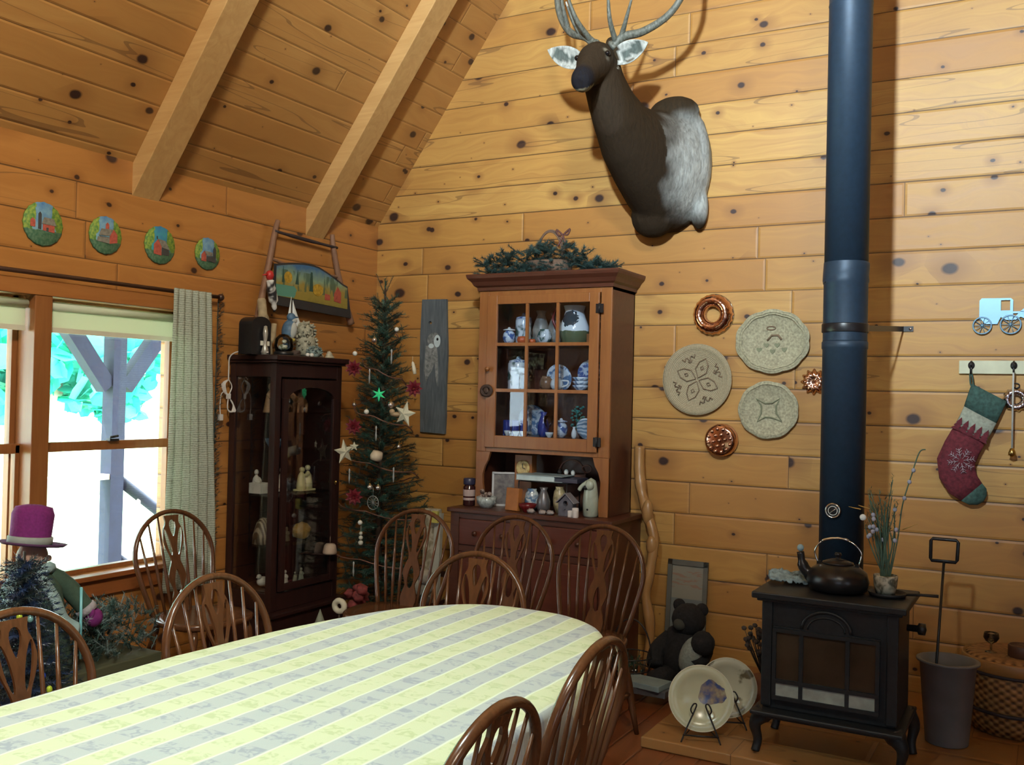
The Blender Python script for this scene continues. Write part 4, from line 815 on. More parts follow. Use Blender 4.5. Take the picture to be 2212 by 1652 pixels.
for nm, P in (('mainsail', ((-1.005, .05), (-1.005, .37), (-1.07, .06))), ('jib', ((-.992, .35), (-.992, .13), (-.905, .165)))):
    b = B(); A, Q, S_ = [V3((.12, p[0], T0+p[1])) for p in P]; vs = []
    n = 8
    for i in range(n+1):
        for j in range(n+1):
            u, v = i/n, j/n; p = A.lerp(Q, u).lerp(S_, v*(1-0*u)) if nm == 'jib' else A.lerp(Q, u).lerp(S_, v)
            p = p+V3((.022*sin(pi*u)*sin(pi*v), 0, 0)); vs.append(p)
    b.add(vs, [(i*(n+1)+j, i*(n+1)+j+1, (i+1)*(n+1)+j+1, (i+1)*(n+1)+j) for i in range(n) for j in range(n)])
    o = b.build(nm, M('sail', (.66, .74, .78), .5), t); md = o.modifiers.new('t', 'SOLIDIFY'); md.thickness = .003
coral = M('coral', (.38, .38, .30), .8, var=.35, bs=.6, scale=50); random.seed(3)
b = B(); b.ball((.17, -.915, T0+.075), (.06, .065, .08), 14, 10, nz=.3); b.ball((.17, -.925, T0+.165), (.05, .052, .055), 14, 10, nz=.3)
for i in range(150):
    d = V3((random.uniform(-1, 1), random.uniform(-1, 1), random.uniform(-.6, 1))).normalized(); c0 = V3((.17, -.92, T0+.09 if i % 2 else T0+.165)); rr = .062 if i % 2 else .05; p = c0+d*rr; p.z = max(p.z, T0+.01); b.tube([p, p+d*.016], [.008, .003], 5)
solo(b, 'coral_piece', coral, 'tall knobbly pale coral on the cabinet top', 'coral')
b = B(); b.ball((.25, -.93, T0+.035), (.035, .05, .035), 12, 8, nz=.4)
for i in range(60):
    d = V3((random.uniform(-1, 1), random.uniform(-1, 1), random.uniform(-.2, 1))).normalized(); p = V3((.25+d.x*.034, -.93+d.y*.048, T0+.035+d.z*.034)); b.tube([p, p+d*.012], [.006, .002], 5)
solo(b, 'crystal_cluster', M('blue_crystal', (.22, .30, .30), .15, spec=.9, var=.5, scale=60), 'blue-grey crystal cluster in front of the coral', 'crystal')
for (x, y, s, lab) in ((.20, -.845, .055, 'large cream sea shell right of the coral'), (.24, -.775, .040, 'smaller cream sea shell at the cabinet top\'s right end')):
    b = B()
    for k in range(5): b.ball((x, y+s*.3*(k-2)*.5, T0+s*(.5+.28*sin(k*1.3))), (s*.45, s*.42, s*.5), 12, 8, RX(20*k), nz=.2)
    b.ball((x, y, T0+s*.3), (s*.6, s*.9, s*.3)); solo(b, 'sea_shell', M('shell_cream', (.46, .44, .34), .4, var=.15), lab, 'shell', 'shells on the cabinet top')
for y, lab in ((-1.10, 'left white pebble bead at the cabinet top\'s front edge'), (-1.065, 'right white pebble bead at the cabinet top\'s front edge')):
    b = B(); b.ball((.345, y, T0+.012), (.012, .015, .012)); solo(b, 'pebble', white_c, lab, 'pebble', 'pebbles on the cabinet top')
# white extension cord hanging down the cabinet's side
t = thing('extension_cord', 'white extension cord looped on the curio cabinet\'s left side', 'cord', (.05, -1.43, 1.60)); cw = M('cord_white', (.62, .60, .58), .5)
b = B(); b.tube(spline([(.30, -1.38, T0+.012), (.12, -1.395, T0+.02), (.05, -1.42, T0-.01), (.045, -1.425, 1.66), (.045, -1.425, 1.60)], 5), .004, 6)
for k in range(4): b.tube(spline([(.045, -1.425, 1.60), (.045, -1.45-.008*k, 1.575), (.045, -1.44-.006*k, 1.53), (.045, -1.42, 1.50), (.05, -1.39+.006*k, 1.46-.01*k), (.05, -1.40+.005*k, 1.415), (.05, -1.43, 1.43), (.048, -1.425, 1.50), (.047, -1.40, 1.56), (.045, -1.425, 1.60)], 5), .0035, 6)
b.build('cable', cw, t)
b = B(); b.box((.048, -1.425, 1.505), (.016, .022, .03)); b.build('band', cw, t)
b = B(); b.tube(spline([(.047, -1.44, 1.53), (.045, -1.475, 1.52), (.045, -1.485, 1.45), (.045, -1.48, 1.40)], 5), .003, 6); b.box((.045, -1.48, 1.385), (.018, .026, .035)); b.build('socket', cw, t)

# ------------------------------------------------------------------ fir needles
def needles(b, p0, p1, n, ln, droop=0, spread=1.0):
    p0, p1 = V3(p0), V3(p1); ax = (p1-p0).normalized(); u = ax.orthogonal().normalized(); w = ax.cross(u)
    for i in range(n):
        t = i/max(1, n-1); p = p0.lerp(p1, t); a = random.random()*2*pi; d = (ax*.75+(u*cos(a)+w*sin(a))*spread).normalized(); q = p+d*ln*random.uniform(.7, 1.1); s = d.cross(ax).normalized()*.0016
        b.add([p-s, p+s, q], [(0, 1, 2)], False)
fir = M('fir_needles', (.022, .075, .058), .6, var=.5, scale=8); fir_tip = M('fir_tips', (.05, .13, .10), .6, var=.4)
twig_m = M('fir_twig', (.06, .035, .022), .8)
tree_t = thing('christmas_tree', 'slim dark green Christmas tree standing in the room corner', 'Christmas tree', (.49, -.56, 0))
TX, TY = .49, -.56
b = B(); b.tube([(TX, TY, .06), (TX, TY, 1.2), (TX+.004, TY, 2.20)], [.028, .018, .006], 8); b.build('trunk', twig_m, tree_t)
b = B(); b.lathe([(.16, 0), (.15, .03), (.05, .06), (.04, .16), (0, .16)], (TX, TY, 0), 16); b.build('stand', black, tree_t)
random.seed(21); bf = B(); bt = B(); nb = 250
for i in range(nb):
    t = i/nb; z = lerp(.22, 2.10, t); L = lerp(.40, .085, t**.85)*random.uniform(.72, 1.08); a = i*2.39996+random.uniform(-.3, .3)
    if z > 1.75: L *= 1.12 if i % 3 else .8
    upz = lerp(-.05, .45, t); d = V3((cos(a), sin(a), upz)).normalized(); p0 = V3((TX, TY, z)); p1 = p0+d*L; p1.z += .02
    if p1.x < .03: p1.x = .03
    if p1.y > -.03: p1.y = -.03
    while p1.x < .44 and p1.y < -.76: p1 = p0.lerp(p1, .85)
    bt.tube([p0, p1], [.005, .002], 4, cap=False); L = (p1-p0).length
    bf.mi = 0; needles(bf, p0.lerp(p1, .15), p1, int(150*L/.3)+26, .030, spread=1.1)
    for k in range(int(2+L*14)):
        q = p0.lerp(p1, random.uniform(.25, .95)); sd = V3((random.uniform(-1, 1), random.uniform(-1, 1), random.uniform(-.3, .5))).normalized(); e = q+(sd+d*.8).normalized()*random.uniform(.05, .10)
        if e.x < .02 or e.y > -.02 or (e.x < .43 and e.y < -.76): continue
        bf.mi = 1 if random.random() < .3 else 0; needles(bf, q, e, 26, .024, spread=1.0); bt.tube([q, e], [.002, .001], 3, cap=False)
bf.mi = 1
for a, h in ((0, .0), (2.1, -.02), (4.2, .015)):
    q = V3((TX, TY, 2.16)); e = q+V3((cos(a)*.06, sin(a)*.06, .11+h)); needles(bf, q, e, 60, .024); bt.tube([q, e], .002, 4)
needles(bf, (TX, TY, 2.0), (TX+.002, TY, 2.26), 200, .03); bf.build('foliage', [fir, fir_tip], tree_t); bt.build('branches', twig_m, tree_t)
# bead garland wound around the tree
bg_ = B(); P = []
for i in range(150):
    t = i/149; z = lerp(1.92, .35, t); R_ = lerp(.10, .37, t**.9)*.92; a = t*2*pi*5.5; x = TX+R_*cos(a); y = TY+R_*sin(a); P.append((max(.03, x), min(-.03, y), z-.02*abs(sin(a*2.5))))
bg_.tube(P, .004, 5); bg_.build('garland', M('garland_brown', (.16, .08, .06), .5), tree_t)['label'] = 'brown twisted garland'
def star(b, c, r, depth, rot, pts=5, inner=.42):
    m = place(c, rot); v = []
    for i in range(pts*2): a = pi/2+pi*i/pts; q = r if i % 2 == 0 else r*inner; v.append(m @ V3((q*cos(a), q*sin(a), 0)))
    n = len(v); b.add(v+[m @ V3((0, 0, depth)), m @ V3((0, 0, -depth))], [(i, (i+1) % n, n) for i in range(n)]+[((i+1) % n, i, n+1) for i in range(n)], False)
FACE = RZ(28) @ RX(90)
starm = M('star_cream', (.58, .60, .48), .6, var=.15)
for c, r, rot, lab in (((.865, -.84, 1.425), .078, RZ(0) @ RX(90) @ RZ(-12), 'large cream star hanging at the tree\'s right side'), ((.45, -.87, 1.185), .078, RZ(75) @ RX(90) @ RZ(8), 'cream star turned edgewise at the tree\'s left side'), ((.515, -.86, 1.22), .030, FACE, 'tiny cream star in the tree\'s middle left')):
    b = B(); star(b, c, r, r*.22, rot); solo(b, 'star_ornament', starm, lab, 'ornament', 'star ornaments on the tree')
redm = M('poinsettia_red', (.17, .010, .022), .6, var=.4, scale=30)
for c, lab in (((.44, -.79, 1.69), 'red poinsettia high on the tree\'s left side'), ((.855, -.74, 1.575), 'red poinsettia above the large cream star'), ((.46, -.80, 1.335), 'red poinsettia on the tree\'s left, halfway up'), ((.555, -.90, .925), 'red poinsettia low in the middle of the tree')):
    b = B(); random.seed(int(c[2]*100)); R_ = RZ(28)
    for ring, (n, L, tl) in enumerate(((9, .055, 5), (8, .045, 30), (6, .03, 55))):
        for i in range(n):
            a = 2*pi*i/n+ring*.3; m = place(c, R_, RX(90), RZ(math.degrees(a)), RY(-tl)); b.add([m @ V3(p) for p in ((.004, 0, 0), (L*.5, L*.26, .004), (L, 0, .002), (L*.5, -L*.26, .004), (L*.5, 0, -.004))], [(0, 1, 4), (1, 2, 4), (2, 3, 4), (3, 0, 4), (0, 3, 2, 1)], False)
    solo(b, 'poinsettia_ornament', redm, lab, 'ornament', 'red poinsettias on the tree')
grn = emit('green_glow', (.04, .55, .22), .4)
b = B(); star(b, (.655, -.815, 1.535), .045, .014, FACE, 6, .35); solo(b, 'green_star', grn, 'small glowing green star in the middle of the tree', 'ornament')
def hook(b, c, L=.03): b.tube([c, V3(c)+V3((0, 0, L))], .0012, 4)
silver = M('silver_bauble', (.70, .72, .74), .12, .9); 
for c, r, mt, lab in (((.755, -.83, 1.475), .020, silver, 'silver bauble just above the tree\'s shell ornament'), ((.60, -.80, 1.86), .016, silver, 'silver bauble near the top of the tree'), ((.69, -.70, 1.93), .014, white_c, 'white bauble near the tree top on the right'), ((.44, -.78, 1.78), .015, white_c, 'white bauble above the topmost left poinsettia'),
    ((.60, -.86, 1.43), .015, white_c, 'white bauble left of the green star, lower'), ((.67, -.90, .99), .017, silver, 'silver bauble by the chair hoop, left one'), ((.73, -.90, .99), .015, silver, 'silver bauble by the chair hoop, right one'), ((.80, -.80, 1.23), .013, silver, 'silver bauble under the large cream star'), ((.50, -.85, 1.47), .013, silver, 'small silver bauble on the tree\'s left edge'), ((.62, -.92, .78), .014, white_c, 'white bauble low on the tree beside the clay bell')):
    t = thing('bauble_ornament', lab, 'ornament', c, 'baubles on the tree'); b = B(); b.ball(c, r); b.build('ball', mt, t); b = B(); b.lathe([(r*.35, r*.95), (r*.35, r*1.25), (0, r*1.3)], c, 8); hook(b, V3(c)+V3((0, 0, r*1.2)), .02); b.build('cap', brass, t)
t = thing('bell_ornament', 'tan and white drum-shaped bell in the tree centre', 'ornament', (.675, -.86, 1.165)); b = B(); b.lathe([(.034, 0), (.038, .02), (.030, .05), (0, .055)], (.675, -.86, 1.15), 16, RY(20)); b.build('bell', M('bell_tan', (.52, .46, .36), .5, var=.2), t); b = B(); hook(b, (.675, -.86, 1.20), .06); b.build('string', twig_m, t)
b = B(); b.lathe([(.04, 0), (.043, .01), (.035, .05), (.026, .06), (0, .062)], (.40, -.92, .575), 16); hook(b, (.40, -.92, .63), .05); solo(b, 'clay_ornament', M('clay_pale', (.40, .32, .25), .6, var=.25), 'pale clay cup ornament at the tree\'s lower left', 'ornament')
b = B(); b.ball((.62, -.91, .66), .015); b.ball((.62, -.91, .69), .013); b.ball((.62, -.91, .715), .011); hook(b, (.62, -.91, .72), .04); solo(b, 'snowman_ornament', M('snowman_white', (.52, .54, .48), .5), 'tiny stacked white snowman ornament low on the tree', 'ornament')
b = B(); b.tube([(.695+.040*cos(a), -.90, .90+.040*sin(a)) for a in [2*pi*i/28 for i in range(28)]], .0022, 5, True)
for k in range(6): a = pi*k/6; b.tube([(.695-.038*cos(a), -.90, .90-.038*sin(a)), (.695+.038*cos(a), -.90, .90+.038*sin(a))], .0012, 4)
hook(b, (.695, -.90, .94), .05); solo(b, 'wheel_ornament', M('wire_grey', (.34, .38, .38), .4, .5), 'spoked wire wheel ornament low on the tree', 'ornament')
b = B(); b.ball((.79, -.82, 1.42), (.045, .018, .014)); b.ball((.765, -.83, 1.435), (.018, .014, .016)); solo(b, 'bird_ornament', M('bird_tan', (.42, .32, .20), .5), 'tan bird ornament beside the large cream star', 'ornament')
b = B(); b.lathe([(.010, 0), (.012, .03), (.008, .07), (0, .08)], (.86, -.74, 1.66), 10, RY(-15)); hook(b, (.84, -.74, 1.735), .03); solo(b, 'candle_ornament', cream, 'cream candle-shaped ornament on the tree\'s upper right', 'ornament')
for k, (x, y, z) in enumerate(((.57, -.80, 1.66), (.70, -.76, 1.78), (.66, -.84, 1.32), (.78, -.82, 1.08), (.50, -.88, 1.06), (.58, -.92, .52))):
    b = B(); b.lathe([(.003, -.06), (.006, -.03), (.003, 0), (.006, .02), (0, .03)], (x, y, z), 8); solo(b, 'icicle_ornament', M('icicle', (.36, .40, .42), .2), 'thin grey icicle ornament ' + ['above the green star to the left', 'high up on the right of the trunk', 'below the green star', 'near the tree\'s right edge, low', 'left of the tan bell, lower', 'at the bottom of the tree'][k], 'ornament', 'icicles on the tree')
# gifts and toys under the tree
b = B(); random.seed(4)
for k in range(26):
    a = random.random()*6.28; b.ball((.66+.09*cos(a)*random.random(), -.99+.08*sin(a)*random.random(), .09+random.random()*.34), (.035, .03, .03), 8, 6, nz=.5)
solo(b, 'red_bouquet', M('bouquet_red', (.20, .035, .035), .8, var=.5, scale=30), 'dull red bushy bouquet standing below the tree', 'bouquet')
t = thing('ring_ornament', 'cream ring-shaped ornament below the tree beside the red bouquet', 'ornament', (.66, -1.14, .22)); b = B(); b.tube([(.66+.034*cos(a), -1.14, .335+.030*sin(a)) for a in [2*pi*i/20 for i in range(20)]], .017, 8, True); b.build('ring', cream, t); b = B(); b.tube([(.66, -1.14, .0), (.66, -1.14, .31)], .006, 6); b.lathe([(.05, 0), (.05, .01), (0, .012)], (.66, -1.14, 0), 12); b.build('stand', twig_m, t)
t = thing('gnome_doll', 'small grey-green doll with a red scarf below the tree', 'doll', (.63, -1.27, 0)); b = B(); b.lathe([(.06, 0), (.065, .08), (.045, .2), (.03, .26), (.0, .34)], (.63, -1.27, 0), 14); b.build('body', M('sage_cloth', (.22, .25, .20), .8), t); b = B(); b.lathe([(.034, 0), (.04, .01), (.036, .03), (.028, .035)], (.63, -1.27, .215), 14, ring=True); b.build('scarf', M('bright_red', (.50, .03, .03), .6), t)

# ------------------------------------------------------------------ mounted elk
def colour(o, fn):
    me = o.data; ca = me.color_attributes.new('fur', 'FLOAT_COLOR', 'POINT'); loc = V3(o.get('_w', o.location))
    for i, v in enumerate(me.vertices): ca.data[i].color = (*fn(v.co+loc), 1)
def vcol_mat(name, rough=.8, fs=60, amp=.5, bs=.5):
    g = N(name); a = g.n('ShaderNodeVertexColor', layer_name='fur'); o = g.obj(); v = g.vm('MULTIPLY', o, (1, 1, .35)); f = g.noise(v, fs, 4, .5)
    return g.out(g.mix(g.ramp(f, [(.3, amp), (.7, 0.0)]), a.outputs[0], (.02, .015, .01)), rough, bump=f, bs=bs, bd=.008, **{'Specular IOR Level': .08})
fur_m = vcol_mat('elk_fur')
def ring(c, a, bb, nrm, n=28, ref=(0, 0, 1), squash=0):
    nrm = V3(nrm).normalized(); side = V3(ref).cross(nrm).normalized(); upv = nrm.cross(side)
    return [V3(c)+side*a*cos(2*pi*i/n)*(1-squash*max(0, -sin(2*pi*i/n)))+upv*bb*sin(2*pi*i/n) for i in range(n)]
b = B()
# body from the wall forward then up the neck
S = [((2.17, -.006, 2.915), .245, .385, (0, -1, 0)), ((2.165, -.06, 2.92), .252, .388, (0, -1, .03)), ((2.13, -.15, 2.93), .235, .345, (-.1, -1, .2)), ((2.09, -.25, 2.975), .205, .285, (-.1, -1, .45)), ((2.05, -.36, 3.04), .172, .235, (-.1, -.9, .75)),
     ((2.015, -.46, 3.12), .142, .195, (-.08, -.75, 1)), ((1.99, -.535, 3.21), .120, .165, (-.05, -.55, 1)), ((1.972, -.59, 3.30), .106, .145, (0, -.5, 1)), ((1.965, -.62, 3.385), .098, .12, (0, -.5, 1)), ((1.965, -.625, 3.44), .07, .085, (0, -.4, 1))]
b.loft([ring(c, a, bb, n_, ref=(0, -.35, 1) if n_[2] < .8 else (0, 1, .2)) for c, a, bb, n_ in S])
# brisket lumps and the lower shoulder point
b.ball((2.10, -.12, 2.62), (.14, .11, .13)); b.ball((2.355, -.05, 2.66), (.055, .045, .13)); b.ball((2.20, -.09, 3.22), (.16, .08, .10)); b.ball((2.30, -.07, 2.95), (.12, .07, .28))
# head: poll to nose
hd = V3((.050, -.36, -.255)).normalized(); p0 = V3((1.950, -.60, 3.425))
H = [(-.03, .064, .065), (.03, .096, .100), (.09, .106, .108), (.15, .096, .100), (.21, .080, .090), (.28, .066, .076), (.34, .062, .070), (.39, .060, .066), (.425, .050, .054), (.440, .030, .036)]
b.loft([ring(p0+hd*d, a, bb, hd, ref=(0, 0, 1), n=24) for d, a, bb in H])
b.ball(p0+hd*.12+V3((.07, -.01, .045)), (.028, .03, .024)); b.ball(p0+hd*.12+V3((-.07, -.01, .045)), (.028, .03, .024)); b.ball(p0+hd*.375+V3((0, 0, -.035)), (.036, .04, .022))
for s in (-1, 1): b.ball(p0+V3((s*.055, .03, .075)), (.036, .036, .045))
tmp = B(); 
o = b.build('tmp_body', fur_m, org=(0, 0, 0)); md = o.modifiers.new('r', 'REMESH'); md.mode = 'VOXEL'; md.voxel_size = .011; md2 = o.modifiers.new('s', 'SMOOTH'); md2.iterations = 6; md2.factor = .5
me = bpy.data.meshes.new_from_object(o.evaluated_get(bpy.context.evaluated_depsgraph_get())); bpy.data.objects.remove(o)
b = B(); b.add([v.co for v in me.vertices], [tuple(p.vertices) for p in me.polygons], True); bpy.data.meshes.remove(me)
# ears: cupped leaves joined to the same mesh
def ear(base, tip, wid, nrm):
    base, tip, nrm = V3(base), V3(tip), V3(nrm).normalized(); ax = tip-base; sd = ax.normalized().cross(nrm).normalized(); vs = []; n = 14; m = 9
    for layer in (0, 1):
        for i in range(n+1):
            t = i/n; w = wid*(sin(pi*min(1, t*.86+.14))**.8)*(1 if t < .97 else .4)
            for j in range(m):
                q = (j/(m-1)-.5)*2; c = base+ax*t+sd*w*q+nrm*(-(1-q*q)*.030*sin(pi*min(1, t+.1)))
                vs.append(c-nrm*(.007*layer))
    L = (n+1)*m; fs = []
    for i in range(n):
        for j in range(m-1):
            a = i*m+j; fs.append((a, a+1, a+m+1, a+m)); fs.append((L+a, L+a+m, L+a+m+1, L+a+1))
        fs.append((i*m, (i+1)*m, L+(i+1)*m, L+i*m)); k = i*m+m-1; fs.append((k, L+k, L+k+m, k+m))
    b.add(vs, fs, True)
EL = (V3((1.862, -.63, 3.400)), V3((1.632, -.62, 3.512))); ER = (V3((2.035, -.63, 3.395)), V3((2.240, -.62, 3.460)))
ear(EL[0], EL[1], .060, (.30, -1, -.12)); ear(ER[0], ER[1], .060, (.10, -1, -.12))
elk = thing('elk_mount', 'mounted elk shoulder with pale grey shoulder patch and branching antlers on the wall', 'mounted animal', (2.15, -.02, 2.9))
bo = b.build('body', fur_m, elk); bo['_w'] = tuple(elk.location)
def mixc(a, c, t): t = max(0, min(1, t)); return tuple(x*(1-t)+y*t for x, y in zip(a, c))
def furc(p):
    dk = (.030, .020, .012); c = dk; nz = noise.noise(p*9)*.05
    t = (p.x+.25*(p.y+.1)-2.15+nz*1.5)/.13; t *= 1 if p.z > 2.72 else max(0, 1-(2.72-p.z)/.16); t = min(t, (3.25-p.z+nz)/.08) if p.z > 3.1 else t
    if p.y > -.34: c = mixc(c, (.44, .47, .46), t)
    c = mixc(c, (.048, .032, .017), (p.z-2.9)/.5*.8)
    h = (p-p0).dot(hd); off = (p-(p0+hd*h)).length
    if p.y < -.60 and h > .05: c = mixc(c, (.045, .032, .022), .5)
    if h > .33 and off < .09: c = mixc(c, (.014, .015, .022), (h-.33)/.05)
    if h > .36 and p.z < (p0+hd*h).z-.024 and off < .10: c = (.30, .28, .18)
    for sx in (-1, 1):
        e = p0+hd*.135+V3((sx*.078, -.02, .045)); d = (p-e-V3((0, 0, .022))).length; c = mixc(c, (.22, .20, .15), (.022-d)/.012); d = (p-e+V3((0, 0, .03))).length; c = mixc(c, (.24, .23, .19), (.022-d)/.012)
    for A, T in ((EL[0], EL[1]), (ER[0], ER[1])):
        ax = T-A; t = (p-A).dot(ax)/ax.length_squared
        if -.1 < t < 1.15:
            d = (p-(A+ax*t)); dd = d.length
            if dd < .085 and abs(p.x-1.955) > .112 and p.y < -.585 and p.z > 3.34:
                c = (.55, .58, .55) if dd > .033+.008*noise.noise(p*40) or t > .80 or t < .25 else (.13, .16, .15)
                if p.y > A.y+(.036 if dd < .045 else .018): c = (.12, .10, .07)
    return c
colour(bo, furc)
for s in (-1, 1):
    b = B(); b.ball(p0+hd*.135+V3((s*.090, -.024, .045)), .0155, 12, 8); b.build('eye', M('eye_glass', (.008, .007, .008), .05), elk)
b = B(); 
for s in (-1, 1): b.ball(p0+hd*.428+V3((s*.030, .004, .012)), (.010, .010, .013))
b.build('nostril', black, elk)
g = N('antler'); o = g.obj(); f = g.noise(g.vm('MULTIPLY', o, (3, 3, 1)), 30, 4); ant = g.out(g.ramp(f, [(.3, (.07, .075, .06)), (.7, (.19, .20, .17))]), .5, bump=f, bs=.5, bd=.006)
tipm = M('antler_tip', (.62, .62, .55), .4)
def antler(beam, rads, tines):
    b = B(); P = spline(beam, 7); R_ = [lerp(rads[0], rads[1], i/(len(P)-1)) for i in range(len(P))]; b.tube(P, R_, 10)
    b.lathe([(.030, -.012), (.036, 0), (.030, .014)], beam[0], 14, toward(V3(beam[1])-V3(beam[0])), wob=lambda a: 1+.08*sin(9*a))
    for t_ in tines:
        Q = spline(t_, 6); n = len(Q); b.mi = 0; k = int(n*.78); rr = [lerp(.017, .004, (i/(n-1))**1.1) for i in range(n)]; b.tube(Q[:k+1], rr[:k+1], 8, cap=False); b.mi = 1; b.tube(Q[k:], rr[k:], 8)
    b.build('antler', [ant, tipm], elk)
aL = V3((1.918, -.60, 3.50)); aR = V3((2.030, -.60, 3.475))
antler([aL, (1.86, -.60, 3.555), (1.76, -.58, 3.60), (1.69, -.57, 3.70), (1.655, -.56, 3.83), (1.63, -.52, 4.05), (1.68, -.46, 4.30), (1.76, -.40, 4.48)], (.025, .011),
       [[(1.895, -.61, 3.53), (1.865, -.72, 3.60), (1.84, -.78, 3.70), (1.835, -.80, 3.80)], [(1.83, -.60, 3.575), (1.805, -.66, 3.64), (1.782, -.70, 3.73)], [(1.735, -.58, 3.64), (1.73, -.64, 3.75), (1.74, -.68, 3.88)], [(1.635, -.54, 3.98), (1.56, -.60, 4.10), (1.53, -.62, 4.22)], [(1.65, -.49, 4.20), (1.58, -.48, 4.36), (1.57, -.46, 4.46)]])
antler([aR, (2.09, -.60, 3.52), (2.20, -.60, 3.53), (2.33, -.60, 3.585), (2.41, -.60, 3.67), (2.455, -.58, 3.80), (2.44, -.52, 4.05), (2.38, -.46, 4.30)], (.026, .011),
       [[(2.045, -.61, 3.50), (2.05, -.70, 3.58), (2.055, -.74, 3.68), (2.06, -.76, 3.78)], [(2.075, -.60, 3.52), (2.13, -.66, 3.60), (2.18, -.70, 3.70)], [(2.445, -.56, 3.92), (2.52, -.62, 4.04), (2.55, -.64, 4.16)], [(2.41, -.49, 4.18), (2.49, -.49, 4.32), (2.50, -.46, 4.42)]])

# ------------------------------------------------------------------ things hung on the back wall
g = N('woven_straw'); o = g.obj(); r_ = g.vm('LENGTH', o); w = g.math('SINE', g.math('MULTIPLY', r_, 700)); nz = g.noise(o, 160, 3); hh = g.math('ADD', g.math('MULTIPLY', w, .25), nz)
straw = g.out(g.ramp(hh, [(.3, (.27, .225, .135)), (.8, (.46, .39, .26))]), .85, bump=hh, bs=.6, bd=.004)
straw2 = M('woven_grey_straw', (.36, .335, .225), .85, var=.3, scale=90, bs=.5); motif = M('motif_brown', (.19, .13, .08), .8); motif_g = M('motif_green', (.20, .21, .13), .8)
def wallbowl(name, x, z, rx, rz_, h, mat, label, cat, wob=None, rims=1, grp=None):
    t = thing(name, label, cat, (x, -.004, z), grp); b = B(); R_ = RX(90)
    b.lathe([(0, .006), (rx*.78, .008), (rx*.86, .018), (rx, h), (rx*1.01, h*.6), (rx*.9, 0), (0, 0)], (x, -.004, z), 48, R_, sy=rz_/rx, wob=wob); b.build('dish', mat, t)
    return t
t = wallbowl('woven_plate', 2.352, 1.665, .206, .206, .030, straw, 'large round woven straw plate with a brown four-petal flower', 'woven plate', grp=None)
b = B()
def vp(cx, cz, a, pts): return [(cx+x*cos(a)-z*sin(a), -.016, cz+x*sin(a)+z*cos(a)) for x, z in pts]
for k in range(4):
    a = radians(-22+90*k); b.tube(vp(2.352, 1.665, a, [(0, .01), (.035, .055), (.028, .10), (0, .132), (-.028, .10), (-.035, .055)]), .0035, 5, True); b.tube(vp(2.352, 1.665, a, [(0, .06), (.010, .072), (0, .085), (-.010, .072)]), .0035, 5, True)
    a2 = a+radians(45)
    for dx in (-.030, 0, .030): b.tube(vp(2.352, 1.665, a2, [(dx-.012, .142), (dx, .125-.008*(dx == 0)), (dx+.012, .142)]), .004, 5)
    b.tube(vp(2.352, 1.665, a2, [(-.012, .118), (0, .105), (.012, .118)]), .004, 5)
b.build('flower_pattern', motif, t)
t = wallbowl('woven_plate', 2.785, 1.884, .200, .172, .028, straw2, 'oval scalloped woven plate with a small house and hearts', 'woven plate', wob=lambda a: 1+.035*abs(sin(5*a)))
for k in (1.0, .93, .87):
    b = B(); b.tube([(2.785+.20*k*cos(a)*(1+.035*abs(sin(5*a))), -.028+.003*(1-k)*10, 1.884+.172*k*sin(a)*(1+.035*abs(sin(5*a)))) for a in [2*pi*i/80 for i in range(80)]], .0045, 6, True); b.build('braided_rim', straw2, t)
b = B()
for x, z in ((-.075, -.045), (-.035, -.02), (0, -.055), (.025, -.02), (.065, -.045)):
    b.flat([[(x+.016*sin(a)**3, z+.013*cos(a)-.005*cos(2*a)-.002*cos(3*a)) for a in [2*pi*i/16 for i in range(16)]]], .003, place((2.785, -.0135, 1.884), RX(90)))
b.build('heart_pattern', motif_g, t)
b = B(); b.tube([(2.785+x, -.014, 1.884+z) for x, z in ((-.03, .005), (-.005, .035), (.03, .035), (.05, .01))], .006, 6); b.tube([(2.785+.025*cos(a)-.01, -.014, 1.884+.075+.010*sin(a)) for a in [2*pi*i/10 for i in range(10)]], .004, 5, True); b.build('house_pattern', motif, t)
t = wallbowl('woven_plate', 2.770, 1.499, .162, .155, .028, straw2, 'smaller grey-green scalloped woven plate with a cross-shaped star', 'woven plate', wob=lambda a: 1+.03*abs(sin(4.5*a)))
for k in (1.0, .92):
    b = B(); b.tube([(2.770+.162*k*cos(a)*(1+.03*abs(sin(4.5*a))), -.027+.02*(1-k), 1.499+.155*k*sin(a)*(1+.03*abs(sin(4.5*a)))) for a in [2*pi*i/72 for i in range(72)]], .0045, 6, True); b.build('braided_rim', straw2, t)
b = B(); q = [(-.072, .062), (-.02, .036), (.02, .040), (.062, .066), (.040, .02), (.044, -.02), (.074, -.062), (.02, -.042), (-.02, -.040), (-.062, -.068), (-.042, -.02), (-.040, .02)]
b.tube([(2.770+x, -.0145, 1.499+z) for x, z in q], .005, 6, True); b.build('star_pattern', motif_g, t)
t = thing('ring_mould', 'copper-coloured ring cake mould above the woven plates', 'cake mould', (2.440, -.004, 2.042))
b = B(); b.lathe([(.114, .004), (.118, .010), (.112, .040), (.090, .066), (.068, .066), (.048, .045), (.042, .008)], (2.440, -.002, 2.042), 60, RX(90), wob=lambda a: 1+.025*cos(20*a), ring=True); b.build('ring', copper, t)
b = B(); b.lathe([(.112, .0), (.121, .004), (.114, .009)], (2.440, -.002, 2.042), 48, RX(90), ring=True); b.build('rim', chrome, t)
t = thing('dimpled_mould', 'round copper mould dotted with raised knobs below the woven plates', 'cake mould', (2.505, -.004, 1.318))
b = B(); b.lathe([(.092, .0), (.096, .008), (.088, .055), (.070, .062), (0, .060)], (2.505, -.002, 1.318), 40, RX(90)); b.build('pan', copper, t)
b = B()
